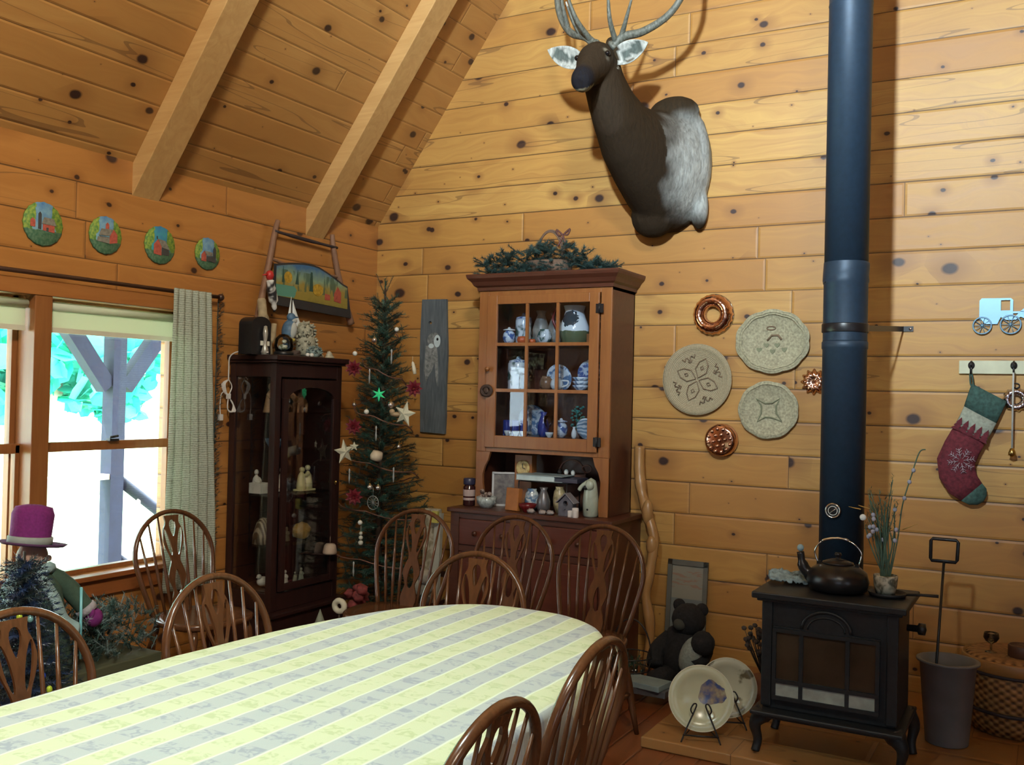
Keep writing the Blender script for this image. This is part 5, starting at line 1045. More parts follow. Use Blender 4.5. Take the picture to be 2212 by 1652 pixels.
for n_, rr in ((1, 0), (6, .034), (12, .066)):
    for k in range(n_): a = 2*pi*k/n_+.2; b.ball((2.505+rr*cos(a), -.066, 1.318+rr*sin(a)), (.011, .008, .011), 10, 6)
b.build('knobs', copper, t)
def tart(x, y, z, r, lab, grp):
    b = B(); b.lathe([(0, .02), (r*.35, .018), (r*.5, .030), (r*.8, .012), (r, .0), (r*.8, -.003), (0, .0)], (x, y, z), 72, RX(90), wob=lambda a: 1+.13*cos(12*a)); return solo(b, 'tart_mould', copper, lab, 'cake mould', grp)
tart(3.015, -.006, 1.660, .066, 'small fluted flower-shaped mould half hidden behind the stovepipe', None)
# copper ring mould on the peg rack and the buggy
steel = M('galvanised', (.20, .36, .50), .45, .5, var=.05)
b = B(); mw = place((0, -.012, 0), RX(90))
body = [(3.832, 2.000), (3.832, 2.085), (3.842, 2.097), (3.975, 2.095), (3.985, 2.085), (3.985, 2.028), (4.06, 2.028), (4.06, 2.018), (3.985, 2.018), (3.99, 1.985), (3.955, 1.985), (3.93, 2.0), (3.915, 1.965), (3.86, 1.965)]
b.flat([body, [(3.93, 2.033), (3.93, 2.085), (3.972, 2.085), (3.972, 2.033)]], .004, mw)
bg1 = thing('buggy_silhouette', 'shiny metal cut-out of a horse-drawn buggy above the peg rack', 'wall ornament', (3.9, -.012, 1.99)); b.build('carriage', steel, bg1, bevel=.001)
for cx, cz, R_ in ((3.846, 1.958, .042), (3.975, 1.962, .046)):
    b = B(); b.tube([(cx+R_*cos(a), -.014, cz+R_*sin(a)) for a in [2*pi*i/36 for i in range(36)]], .0042, 6, True); b.ball((cx, -.014, cz), .009)
    for k in range(10): a = 2*pi*k/10; b.tube([(cx, -.014, cz), (cx+R_*cos(a), -.014, cz+R_*sin(a))], .0018, 4)
    b.build('wheel', steel, bg1)
horse = [(4.03, 2.04), (4.06, 2.05), (4.13, 2.045), (4.16, 2.075), (4.18, 2.11), (4.20, 2.10), (4.215, 2.07), (4.20, 2.06), (4.19, 2.03), (4.175, 1.99), (4.18, 1.93), (4.165, 1.93), (4.155, 1.985), (4.09, 1.985), (4.06, 1.93), (4.045, 1.93), (4.05, 1.985), (4.02, 2.0), (3.995, 1.985), (3.985, 1.99), (4.01, 2.02)]
b = B(); b.flat([horse], .004, mw); b.build('horse', steel, bg1)
t = thing('peg_rack', 'cream board with black hooks on the wall right of the stovepipe', 'hook rack', (4.1, -.01, 1.745))
b = B(); b.bx(3.742, 4.46, -.020, -.002, 1.712, 1.780); b.build('board', M('rack_cream', (.60, .60, .42), .5, var=.1), t, bevel=.003)
for x in (3.80, 3.993, 4.19, 4.38):
    b = B(); b.ball((x, -.022, 1.755), (.016, .006, .02)); b.tube(spline([(x, -.022, 1.775), (x, -.05, 1.77), (x, -.055, 1.755)], 4), .005, 6); b.tube(spline([(x, -.022, 1.75), (x, -.03, 1.72), (x, -.058, 1.715), (x, -.065, 1.735)], 4), .005, 6); b.build('hook', black, t)
# stocking
sk = thing('christmas_stocking', 'Christmas stocking with a green cuff and a white snowflake on a maroon foot', 'stocking', (3.85, -.03, 1.6))
g = N('knit_stocking'); 
b = B(); ax = V3((.40, 0, -.92)).normalized()
def sect(c, w, d, rot, n=20): # section across the stocking: w wide, d deep
    u = V3((cos(rot), 0, sin(rot))); return [V3(c)+u*w*cos(2*pi*i/n)+V3((0, -1, 0))*d*sin(2*pi*i/n) for i in range(n)]
SK = [((3.885, -.04, 1.618), .092, .020, -.50), ((3.868, -.042, 1.57), .090, .022, -.50), ((3.846, -.045, 1.505), .086, .024, -.50)]
SK2 = [((3.846, -.045, 1.505), .086, .024, -.50), ((3.825, -.047, 1.455), .084, .026, -.48), ((3.800, -.048, 1.405), .084, .027, -.45)]
SK3 = [((3.800, -.048, 1.405), .084, .027, -.45), ((3.765, -.050, 1.335), .086, .03, -.35), ((3.738, -.052, 1.265), .090, .032, -.1), ((3.745, -.052, 1.200), .088, .032, .30), ((3.775, -.05, 1.145), .080, .030, .62), ((3.812, -.048, 1.112), .068, .028, .78)]
SK4 = [((3.812, -.048, 1.112), .068, .028, .78), ((3.842, -.045, 1.090), .058, .024, .85), ((3.862, -.04, 1.075), .034, .016, .9), ((3.868, -.04, 1.07), .008, .006, .9)]
grn_k = M('stocking_green', (.045, .10, .085), .9, var=.35, scale=60, bs=.4); grey_k = M('stocking_grey', (.34, .37, .30), .9, var=.2, scale=70, bs=.4); red_k = M('stocking_maroon', (.14, .020, .030), .9, var=.4, scale=60, bs=.4)
for nm, SS, mt in (('cuff', SK, grn_k), ('band', SK2, grey_k), ('foot', SK3, red_k), ('toe', SK4, grn_k)):
    b = B(); b.loft([sect(*s_) for s_ in SS]); o = b.build(nm, mt, sk)
b = B()   # row of maroon tree points on the grey band
for k in range(5):
    c = V3((3.80, -.079, 1.405))+V3((cos(-.45), 0, sin(-.45)))*(.034*(k-2)); u = V3((cos(-.45), 0, sin(-.45))); v = V3((-u.z, 0, u.x))
    for j in range(3): b.add([c+u*(.024-.005*j)+v*(.012+.018*j)-v*.02, c-u*(.024-.005*j)+v*(.012+.018*j)-v*.02, c+v*(.026+.018*j)+V3((0, -.002, 0))], [(0, 1, 2)], False)
b.build('tree_pattern', red_k, sk)
b = B(); c = V3((3.765, -.088, 1.27))
for k in range(8):
    a = pi*k/4+.2; d = V3((cos(a), 0, sin(a))); e = V3((-sin(a), 0, cos(a))); b.tube([c+d*.012, c+d*.062], .0016, 4)
    for q in (.026, .040, .052):
        for s in (-1, 1): b.tube([c+d*q, c+d*(q+.012)+e*s*.013], .0013, 4)
b.build('snowflake', M('snow_thread', (.42, .36, .40), .8), sk)
b = B(); b.tube(spline([(3.800, -.055, 1.725), (3.796, -.045, 1.70), (3.80, -.042, 1.655), (3.812, -.042, 1.65), (3.806, -.045, 1.70), (3.800, -.055, 1.725)], 4), .004, 6); b.build('loop', grn_k, sk)
t = thing('bell_strap', 'thin pale cord with a dark bell hanging from the peg rack', 'door bell', (3.993, -.06, 1.3)); b = B(); b.tube([(3.993, -.062, 1.728), (3.992, -.055, 1.60), (3.992, -.052, 1.338)], .005, 6); b.build('cord', M('cord_pale', (.50, .50, .46), .6), t); b = B(); b.lathe([(.018, -.028), (.015, -.01), (.010, .005), (0, .01)], (3.992, -.052, 1.335), 14); b.ball((3.992, -.052, 1.31), .012); b.build('bell', brass, t)
t = thing('hanging_mould', 'silvery fluted ring mould hanging on the wall behind the bell cord', 'cake mould', (4.005, -.02, 1.60)); b = B(); b.lathe([(.055, .0), (.060, .006), (.050, .028), (.036, .030), (.022, .020), (.018, .002)], (4.005, -.004, 1.585), 60, RX(90), wob=lambda a: 1+.06*cos(14*a), ring=True); b.build('ring', M('mould_silver', (.60, .56, .60), .15, 1), t); b = B(); b.tube([(4.005+.014*cos(a), -.012, 1.655+.012*sin(a)) for a in [2*pi*i/14 for i in range(14)]], .003, 6, True); b.build('hanger', black, t)
# owl plank
g = N('barn_grey'); o = g.obj(); f = g.noise(g.vm('MULTIPLY', o, (60, 60, 5)), 1, 4, 1.5); pl = g.out(g.ramp(f, [(.25, (.055, .07, .08)), (.75, (.13, .15, .165))]), .85, bump=f, bs=.3, bd=.004)
t = thing('owl_plank', 'weathered grey plank painted with a white-faced barn owl', 'painted board', (.51, -.01, 1.28))
ol = [(.405, 2.185), (.600, 2.182), (.608, 2.0), (.618, 1.83), (.612, 1.6), (.616, 1.4), (.612, 1.278), (.415, 1.285), (.408, 1.5), (.398, 1.75), (.396, 1.95)]
b = B(); b.flat([ol, [(.475+.014*cos(a), 2.025+.011*sin(a)) for a in [2*pi*i/12 for i in range(12)]]], .020, place((0, -.013, 0), RX(90))); b.build('plank', pl, t, bevel=.002)
def ellp(cx, cz, rx, rz_, rot=0, n=24): return [(cx+rx*cos(a)*cos(rot)-rz_*sin(a)*sin(rot), cz+rx*cos(a)*sin(rot)+rz_*sin(a)*cos(rot)) for a in [2*pi*i/n for i in range(n)]]
def paint(nm, mt, shapes, th=.002, y=-.0243):
    b = B()
    for s_ in shapes: b.flat([s_], th, place((0, y, 0), RX(90)))
    b.build(nm, mt, t)
paint('owl_wings', painted('owl_grey', (.10, .11, .11), (.30, .31, .30), 45, (.3, .7), .8), [[(.445, 1.87), (.535, 1.87), (.545, 1.78), (.55, 1.66), (.545, 1.60), (.53, 1.66), (.52, 1.76), (.50, 1.70), (.47, 1.66), (.455, 1.62), (.437, 1.70)], ellp(.505, 1.915, .05, .042, .5)], y=-.0240)
paint('owl_face', M('owl_white', (.56, .66, .68), .8), [ellp(.537, 1.900, .026, .042), ellp(.490, 1.868, .022, .016)], y=-.0255)
paint('owl_eye', black, [ellp(.540, 1.913, .008, .010)], y=-.0270)
# walking stick
b = B(); P = spline([(2.155, -.22, .002), (2.165, -.20, .22), (2.13, -.19, .42), (2.150, -.17, .60), (2.155, -.15, .74), (2.105, -.13, .88), (2.055, -.10, 1.00), (2.030, -.08, 1.12), (2.020, -.06, 1.26)], 6)
n = len(P); b.tube(P, [.028+.007*noise.noise(V3((i*.3, 2, 5)))+.004*(i/n) for i in range(n)], 10); b.ball((2.112, -.148, .885), (.034, .028, .075)); b.ball((2.150, -.17, .70), (.032, .03, .06))
solo(b, 'walking_stick', wood('stick_wood', (.32, .16, .05), (.52, .30, .12), .8, 2, .35), 'tall crooked varnished stick leaning beside the hutch', 'walking stick')
# greenery and basket on the hutch
random.seed(9); b = B()
for i in range(330):
    x = lerp(1.03, 1.88, random.random()); y = -.22+random.uniform(-.10, .09); hm = (.07+.12*math.exp(-((x-1.50)/.26)**2)+.045*math.exp(-((x-1.15)/.14)**2))*(1 if x < 1.75 else .5); z = 2.287+random.random()*hm; a = random.uniform(0, 6.28)
    q = V3((x+cos(a)*.055, y+sin(a)*.05, z+random.uniform(.0, .035))); needles(b, (x, y, z), q, 60, .028, spread=1.2); b.tube([(x, y, z), q], .002, 3, cap=False)
needles(b, (1.80, -.24, 2.30), (1.97, -.28, 2.31), 90, .025); solo(b, 'pine_garland', M('juniper', (.022, .060, .058), .7, var=.5, scale=12), 'blue-green pine sprigs lying along the hutch crown', 'greenery')
t = thing('handled_basket', 'low twig basket with a curved handle among the sprigs on the hutch', 'basket', (1.45, -.18, 2.284)); bw_ = M('basket_twig', (.16, .10, .07), .8, var=.3)
b = B(); b.lathe([(.10, 0), (.15, .04), (.16, .09), (.15, .09), (.10, .01), (0, .01)], (1.45, -.18, 2.284), 24, sy=.6); b.build('bowl', bw_, t)
b = B(); b.tube([(1.455+.095*cos(a), -.18, 2.39+.175*sin(a)) for a in [pi*i/20 for i in range(21)]], .007, 6); b.tube([(1.455+.087*cos(a), -.19, 2.39+.165*sin(a)) for a in [pi*i/20 for i in range(21)]], .005, 6); b.build('handle', bw_, t)
b = B(); c = V3((1.545, -.19, 2.53))
for s in (-1, 1): b.tube(spline([c, c+V3((s*.045, 0, .035)), c+V3((s*.03, 0, .0)), c, c+V3((s*.03, -.01, -.07))], 4), .006, 6)
b.build('bow', M('ribbon_rust', (.13, .05, .04), .6), t)

# ------------------------------------------------------------------ left wall pictures
def scene_mat(name, i):
    def f(g):
        o = g.obj(); s_ = g.n('ShaderNodeSeparateXYZ', {0: o}); y, z = s_.outputs[1], s_.outputs[2]; nz = g.noise(o, 26, 3); n2 = g.noise(o, 70, 2)
        sky = g.ramp(g.math('ADD', g.math('MULTIPLY', nz, .7), g.math('MULTIPLY', z, 1.5)), [(.3, (.04, .30, .36) if i == 2 else (.20, .38, .48)), (.6, (.03, .14, .38))])
        grass = g.ramp(n2, [(.35, (.04, .13, .07)), (.65, (.12, .22, .13))]); tr = g.ramp(n2, [(.35, (.07, .20, .04)), (.65, (.26, .36, .05))])
        c = g.mix(g.math('GREATER_THAN', g.math('ADD', g.math('ABSOLUTE', g.math('ADD', y, .0)), g.math('MULTIPLY', nz, .06)), g.math('ADD', .082, g.math('MULTIPLY', z, -.15))), sky, tr)
        return g.mix(g.math('LESS_THAN', g.math('ADD', z, g.math('MULTIPLY', nz, .02)), -.022), c, grass)
    return pic(name, f)
rb = M('barn_red', (.42, .09, .06), .7, var=.25, scale=60); rr_ = M('barn_roof', (.20, .19, .16), .7, var=.3, scale=60); dk_ = M('barn_dark', (.05, .05, .05), .7)
MWL = lambda y, z, x=.012: Matrix(((0, 0, 1, x), (1, 0, 0, y), (0, 1, 0, z), (0, 0, 0, 1)))
BARN = [([[(-.07, -.02), (-.045, -.02), (-.045, .01), (-.058, .022), (-.07, .01)], [(-.005, -.03), (.055, -.035), (.055, 0), (-.005, 0)]], [[(-.012, 0), (0, .032), (.05, .030), (.064, -.002)]], [[(-.03, -.025), (-.014, -.028), (-.014, .045), (-.022, .055), (-.03, .045)], [(.012, -.032), (.024, -.033), (.024, -.015), (.012, -.015)]]),
        ([[(.02, -.04), (.065, -.03), (.065, .01), (.042, .035), (.02, .01)], [(-.005, .03), (.015, .03), (.015, .055), (.005, .065), (-.005, .055)]], [[(-.045, -.005), (.02, .0), (.04, .034), (-.03, .030)], [(-.055, -.035), (.018, -.04), (.018, -.01), (-.05, -.012)]], [[(-.04, -.015), (.018, -.02), (.018, -.008), (-.04, -.008)]]),
        ([[(-.045, -.05), (.005, -.055), (.005, .0), (-.018, .03), (-.045, 0)]], [[(-.02, .032), (.03, .025), (.06, -.02), (.005, -.01)]], [[(.008, -.05), (.055, -.05), (.055, -.018), (.008, -.012)], [(-.028, .03), (-.022, .03), (-.022, .045), (-.028, .045)]]),
        ([[(-.05, -.045), (-.015, -.045), (-.015, -.01), (-.03, .012), (-.05, -.01)]], [[(-.028, .014), (.03, .010), (.03, -.012), (-.014, -.010)]], [[(-.012, -.042), (.035, -.042), (.035, -.014), (-.012, -.014)], [(.035, -.045), (.055, -.045), (.055, .03), (.045, .045), (.035, .03)]])]
LB = ['round painted plate with a red barn and tall silo, nearest the photo\'s left edge', 'round painted plate with a red barn with a cupola, second from the left', 'round painted plate with a red barn gable under a teal sky, third from the left', 'round painted plate with a small red barn and dark silo, nearest the corner']
for i, (y, r) in enumerate(((-2.59, .103), (-2.245, .095), (-1.905, .100), (-1.572, .090))):
    t = thing('painted_plate', LB[i], 'painted plate', (0, y, 2.302), 'round barn pictures on the window wall')
    b = B(); b.lathe([(0, .012), (r*.96, .012), (r, .008), (r, .002), (0, .002)], (0, y, 2.302), 40, RY(90), wob=lambda a: 1+.02*cos(16*a)); b.build('disc', scene_mat('barn_scene_%d' % i, i), t)
    for nm, shp, mt, xx in (('barn', BARN[i][0], rb, .0135), ('barn_roof', BARN[i][1], rr_, .0145), ('silo_and_doors', BARN[i][2], dk_, .0140)):
        b = B()
        for s_ in shp: b.flat([s_], .002, MWL(y, 2.302, xx))
        b.build(nm, mt, t)
# old crosscut frame: two poles, dark rungs, and the painted board hung on it
t = thing('pole_frame', 'pair of leaning wooden poles joined by dark rungs on the left wall', 'pole frame', (.03, -.8, 2.0)); pk = wood('pole_pinkish', (.20, .10, .06), (.33, .19, .12), 1, 2, .6)
for P in ([(.05, -1.235, 1.80), (.05, -1.205, 1.99), (.045, -1.12, 2.32), (.04, -1.075, 2.50), (.035, -1.045, 2.575)], [(.05, -.335, 2.0), (.05, -.385, 2.10), (.045, -.475, 2.31), (.04, -.525, 2.48), (.035, -.535, 2.57)]):
    b = B(); P = spline(P, 4); b.tube(P, [lerp(.024, .015, i/(len(P)-1)) for i in range(len(P))], 10); b.build('pole', pk, t)
dk = M('rung_dark', (.035, .028, .035), .6)
b = B(); b.tube(spline([(.05, -1.085, 2.505), (.045, -.8, 2.495), (.05, -.50, 2.487)], 5), [.009]*3+[.012]*4+[.009]*4, 8); b.build('rung', dk, t)
b = B(); b.tube(spline([(.045, -1.10, 2.335), (.04, -.95, 2.315), (.04, -.75, 2.295), (.045, -.46, 2.300)], 5), .010, 8); b.build('rung', pk, t)
t = thing('painted_saw_board', 'dark board painted with autumn trees, a stream and a red mill', 'painted board', (.06, -.73, 2.0))
top = [(-1.10+.68*k, 2.305-.02*k+.045*sin(pi*min(1, k*1.05))-.10*max(0, k-.55)) for k in [i/14 for i in range(15)]]
ol = [(-1.110, 2.06)]+[(-.375, 2.035)]+[(p[0], p[1]) for p in reversed(top)]
b = B(); b.flat([ol], .016, Matrix(((0, 0, 1, .072), (1, 0, 0, 0), (0, 1, 0, 0), (0, 0, 0, 1)))); b.build('board', M('board_dark', (.028, .030, .036), .6), t, bevel=.002)
def landscape(g):
    o = g.obj(); s_ = g.n('ShaderNodeSeparateXYZ', {0: o}); z = s_.outputs[2]; y = s_.outputs[1]; nz = g.noise(o, 14, 4); n2 = g.noise(o, 45, 3)
    q = g.math('ADD', z, g.math('MULTIPLY', g.math('SUBTRACT', nz, .5), .12))
    c = g.ramp(g.math('MULTIPLY', g.math('SUBTRACT', q, .05), 3.2), [(.0, (.10, .12, .03)), (.22, (.32, .26, .05)), (.45, (.36, .28, .06)), (.62, (.24, .40, .28)), (.85, (.03, .16, .38))])
    tr = g.ramp(g.noise(g.vm('MULTIPLY', o, (1, 22, 6)), 1, 3), [(.52, 0.0), (.60, 1.0)]); tr = g.math('MULTIPLY', tr, g.math('MULTIPLY', g.math('GREATER_THAN', z, .16), g.math('LESS_THAN', z, .28)))
    c = g.mix(g.math('MULTIPLY', tr, .85), c, (.05, .13, .09)); c = g.mix(g.math('MULTIPLY', n2, .35), c, (.12, .08, .03))
    wt = g.math('MULTIPLY', g.math('LESS_THAN', g.math('ADD', y, g.math('MULTIPLY', nz, .15)), -.12), g.math('LESS_THAN', g.math('ABSOLUTE', g.math('SUBTRACT', z, .15)), .035)); return g.mix(wt, c, (.10, .30, .24))
inn = [(-1.095, 2.115), (-.42, 2.09)]+[(p[0]*.985-.012, p[1]-.012) for p in reversed(top)]
b = B(); b.flat([inn], .003, Matrix(((0, 0, 1, .0815), (1, 0, 0, 0), (0, 1, 0, 0), (0, 0, 0, 1)))); b.build('painting', pic('mill_landscape', landscape), t)
for nm, mt, sh in (('autumn_tree', M('tree_gold', (.42, .27, .03), .7, var=.3, scale=60), [ellp(-.995, 2.235, .035, .035), ellp(-.72, 2.185, .05, .038)]), *[('dark_fir', M('fir_paint', (.03, .08, .06), .7), [q]) for q in ([(-.80, 2.17), (-.765, 2.17), (-.775, 2.29), (-.79, 2.29)], [(-.93, 2.20), (-.90, 2.20), (-.91, 2.29)], [(-1.05, 2.2), (-1.03, 2.2), (-1.04, 2.30)])], ('mill', rb, [[(-.56, 2.13), (-.49, 2.12), (-.49, 2.19), (-.525, 2.225), (-.56, 2.18)], [(-.65, 2.13), (-.60, 2.13), (-.60, 2.165), (-.65, 2.17)]])):
    b = B()
    for s_ in sh: b.flat([s_], .002, Matrix(((0, 0, 1, .0842), (1, 0, 0, 0), (0, 1, 0, 0), (0, 0, 0, 1))))
    b.build(nm, mt, t)
# greenery strand along the curtain's right edge
random.seed(12); b = B(); b.tube([(.03, -1.505, 2.05), (.03, -1.51, 1.2), (.03, -1.515, .6)], .003, 5)
for i in range(90):
    z = lerp(2.06, .62, i/89); needles(b, (.035, -1.508, z), (.05+random.random()*.02, -1.508+random.uniform(-.02, .025), z+.02), 18, .02)
solo(b, 'leaf_strand', M('dark_leaf', (.025, .05, .05), .7, var=.5), 'dark leafy garland strand hanging along the curtain\'s right edge', 'garland')

# ------------------------------------------------------------------ on the stove
Zs = .735
t = thing('kettle', 'black cast iron kettle with a bright wire bail handle on the stove', 'kettle', (3.36, -1.12, Zs)); KX, KY = 3.365, -1.12
ki = M('kettle_iron', (.028, .026, .027), .28, .5)
b = B(); b.lathe([(.085, 0), (.120, .012), (.130, .045), (.120, .085), (.085, .112), (.062, .118), (.060, .124)], (KX, KY, Zs), 36); b.build('body', ki, t)
b = B(); b.lathe([(.066, .118), (.064, .126), (.030, .138), (.010, .142), (.010, .150), (.016, .156), (.012, .166), (0, .168)], (KX, KY, Zs), 24); b.build('lid', ki, t)
b = B(); b.tube(spline([(KX-.10, KY, Zs+.045), (KX-.145, KY, Zs+.09), (KX-.160, KY, Zs+.155)], 5), [.030]*3+[.024]*4+[.016]*4, 12); b.build('spout', ki, t)
b = B(); b.ball((KX-.160, KY, Zs+.172), (.015, .015, .016)); b.build('spout_cap', M('ice_blue', (.28, .42, .48), .5), t)['label'] = 'pale blue plug in the spout'
b = B(); P = spline([(KX-.078, KY, Zs+.105), (KX-.098, KY, Zs+.165), (KX-.06, KY, Zs+.215), (KX+.03, KY, Zs+.225), (KX+.095, KY, Zs+.175), (KX+.080, KY, Zs+.105)], 6); b.tube(P[:12], .0035, 6); b.tube(P[19:], .0035, 6); b.build('bail', chrome, t)
b = B(); b.tube(P[11:20], [.0055+.0012*(i % 2) for i in range(9)], 8); b.build('coil_grip', chrome, t)
for s in (-1, 1): b = B(); b.box((KX+s*.080, KY, Zs+.110), (.016, .012, .026)); b.build('ear_lug', ki, t)
# crumpled pale blue cloth
b = B(); n = 26; vs = []
for i in range(n):
    for j in range(n):
        u, v = i/(n-1)-.5, j/(n-1)-.5; h = .030*(1-4*u*u)*(1-4*v*v)+.035*max(0, noise.noise(V3((u*6, v*6, 1))))+.02*abs(noise.noise(V3((u*14, v*12, 4)))); a = .25
        x, y = u*.17, v*.13; vs.append((3.145+x*cos(a)-y*sin(a)+.012*noise.noise(V3((u*9, v*9, 8))), -1.05+x*sin(a)+y*cos(a), Zs+.004+max(0, h)+.03*max(0, -u)))
b.add(vs, [(i*n+j, i*n+j+1, (i+1)*n+j+1, (i+1)*n+j) for i in range(n-1) for j in range(n-1)])
o = b.build('dish_cloth', M('cloth_blue', (.24, .34, .38), .9, var=.45, scale=40, bs=.4)); md = o.modifiers.new('t', 'SOLIDIFY'); md.thickness = .006; tag(o, 'crumpled pale blue cloth on the stove top left of the kettle', 'cloth')
# iron skillet with a small planter of dried stems
t = thing('skillet', 'flat black iron skillet with its handle sticking out over the stove edge', 'skillet', (3.56, -1.10, Zs)); b = B(); b.lathe([(0, 0), (.070, 0), (.080, .018), (.075, .018), (.066, .006), (0, .006)], (3.565, -1.10, Zs), 28); b.build('pan', iron, t)
b = B(); b.tube([(3.640, -1.10, Zs+.014), (3.70, -1.10, Zs+.020), (3.765, -1.10, Zs+.022)], [.009, .010, .012], 8, flat=.6); b.build('handle', iron, t)
t = thing('dried_flower_pot', 'small mottled pot of tall dried stems and greenery on the stove', 'flower pot', (3.555, -1.09, Zs+.007))
b = B(); b.lathe([(.038, 0), (.046, .03), (.050, .075), (.046, .080), (.042, .07), (0, .065)], (3.555, -1.09, Zs+.007), 20, wob=lambda a: 1+.04*sin(7*a)); b.build('pot', painted('mottled_pot', (.10, .10, .07), (.52, .52, .42), 30, (.4, .6), .5), t)
random.seed(14); b = B(); b2 = B(); base = V3((3.555, -1.09, Zs+.08))
for i in range(26):
    e = base+V3((random.uniform(-.09, .05), random.uniform(-.05, .05), random.uniform(.18, .42))); P = spline([base+V3((random.uniform(-.02, .02), 0, 0)), base.lerp(e, .5)+V3((random.uniform(-.02, .02), 0, .02)), e], 4); b.tube(P, [.0028]*5+[.0018]*4, 4)
    for k in range(4): needles(b, P[-1-k], P[-1-k]+V3((0, 0, .02)), 8, .022)
for P in ([(3.57, -1.09, .80), (3.60, -1.08, .98), (3.615, -1.07, 1.12), (3.645, -1.06, 1.24), (3.675, -1.05, 1.345), (3.70, -1.05, 1.36)],): b.tube(spline(P, 5), .0028, 5)
b.build('stems', M('stem_green', (.09, .16, .11), .8, var=.4), t)
for i in range(15):
    c = (3.655, -1.058, 1.27) if i == 0 else (3.64, -1.06, 1.22) if i == 1 else (3.622, -1.068, 1.15) if i == 2 else base+V3((random.uniform(-.07, .05), random.uniform(-.06, .0), random.uniform(.13, .30))); b2 = B(); b2.ball(c, (.009, .007, .010), 8, 5); b2.build('bud', M('bud_lilac', (.36, .38, .48), .7), t)
b = B()
for c, d in (((3.455, -1.12, 1.095), (-.05, 0, .008)), ((3.49, -1.12, 1.10), (-.045, 0, .012)), ((3.62, -1.09, 1.02), (.06, 0, .03))): b.tube([c, V3(c)+V3(d)], [.007, .002], 6, flat=.4)
b.build('petals', M('petal_gold', (.50, .30, .08), .7), t)
b = B(); b.ball((3.465, -1.125, 1.062), (.014, .008, .014)); b.build('daisy', white_c, t)

# ------------------------------------------------------------------ beside and in front of the stove
def easel_plate(x, y, r, rz, lab1, lab2, mt):
    zc = .05+r+.028; R_ = RZ(rz) @ RX(78); t = thing('plate', lab1, 'plate', (x, y, .05), 'pale plates on wire easels'); b = B(); b.lathe([(0, 0), (r*.60, 0), (r*.68, .010), (r*.96, .022), (r, .027), (r*.97, .030), (r*.70, .020), (r*.60, .008), (0, .008)], (x, y, zc), 48, R_); b.build('dish', mt, t)
    b = B(); b.lathe([(r*.975, .0265), (r*1.0, .0275), (r*1.0, .0305), (r*.975, .031)], (x, y, zc), 48, R_, ring=True); b.build('rim', cream, t)
    e = thing('wire_easel', lab2, 'plate stand', (x, y, .05), 'black wire easels'); b = B(); T_ = Matrix.Translation((x, y, .05)) @ RZ(rz).to_4x4()
    for s in (-1, 1):
        P = [(s*.085, -.095, .0), (s*.060, -.075, .06), (s*.030, -.058, .125), (s*.020, -.056, .155), (s*.032, -.060, .160), (s*.045, -.064, .135), (s*.035, -.062, .115)]
        b.tube([T_ @ V3(p) for p in spline(P, 4)], .0035, 6); b.tube([T_ @ V3(p) for p in spline([(s*.075, -.088, .025), (s*.05, .0, .022), (s*.03, .05, .05), (s*.02, .065, .16), (0, .068, .20)], 4)], .0035, 6)
    b.tube([T_ @ V3((-.078, -.088, .03)), T_ @ V3((.078, -.088, .03))], .0035, 6); b.tube([T_ @ V3((0, .066, .19)), T_ @ V3((0, .13, .0))], .0035, 6); b.build('frame', black, e)
def china(g):
    o = g.obj(); f = g.noise(o, 9, 3); d = g.vm('DISTANCE', g.vm('ADD', o, (-.05, 0, -.20)), (0, 0, 0)); m = g.math('LESS_THAN', g.math('ADD', d, g.math('MULTIPLY', f, .08)), .095)
    dd = g.ramp(g.noise(o, 26, 3), [(.35, (.06, .09, .22)), (.55, (.28, .22, .16)), (.75, (.42, .42, .28))]); return g.mix(m, (.50, .50, .34), dd)
easel_plate(2.815, -1.27, .143, 20, 'cream plate with a blue flower pattern on the front wire easel', 'black wire easel holding the blue-flowered plate', pic('china_blue', china, .2))
easel_plate(2.86, -1.02, .135, 20, 'cream plate with a dark brown sprig on the rear wire easel', 'black wire easel holding the brown-sprigged plate', pic('china_brown', lambda g: g.mix(g.ramp(g.noise(g.obj(), 11, 3), [(.56, 0.0), (.62, 1.0)]), (.50, .50, .38), (.14, .12, .07)), .2))
# plush animal
blk = M('plush_black', (.012, .012, .014), .95, var=.4, bs=.5, scale=80); wht = M('plush_grey', (.26, .30, .28), .95, var=.2, bs=.5, scale=80)
t = thing('plush_bear', 'black and white plush animal sitting against the wall by the framed print', 'plush toy', (2.50, -.56, .05))
b = B(); b.ball((2.47, -.50, .20), (.13, .11, .16), 20, 14, nz=.08); b.ball((2.50, -.52, .385), (.090, .085, .085), 20, 14, nz=.05); b.ball((2.565, -.50, .44), (.035, .025, .035)); b.ball((2.44, -.50, .45), (.035, .025, .035)); b.tube(spline([(2.56, -.50, .30), (2.60, -.55, .24), (2.57, -.62, .17)], 4), .045, 10); b.tube(spline([(2.40, -.52, .28), (2.35, -.58, .22), (2.36, -.64, .15)], 4), .042, 10); b.tube([(2.42, -.55, .10), (2.38, -.70, .09)], .05, 10); b.build('body', blk, t)
b = B(); b.ball((2.545, -.60, .22), (.062, .05, .105), 16, 12, RY(20)); b.build('belly_patch', wht, t)
b = B(); b.ball((2.61, -.615, .295), (.062, .055, .062), 16, 12, nz=.08); b.build('paw', blk, t)
b = B(); b.ball((2.475, -.592, .37), (.035, .03, .03)); b.build('muzzle', M('muzzle_grey', (.05, .055, .05), .9), t)
t = thing('framed_print', 'grey framed print standing on the floor against the wall', 'picture', (2.33, -.06, .05)); R_ = RX(-5); o0 = V3((2.325, -.075, .052)); PW, PH = .24, .56
b = B()
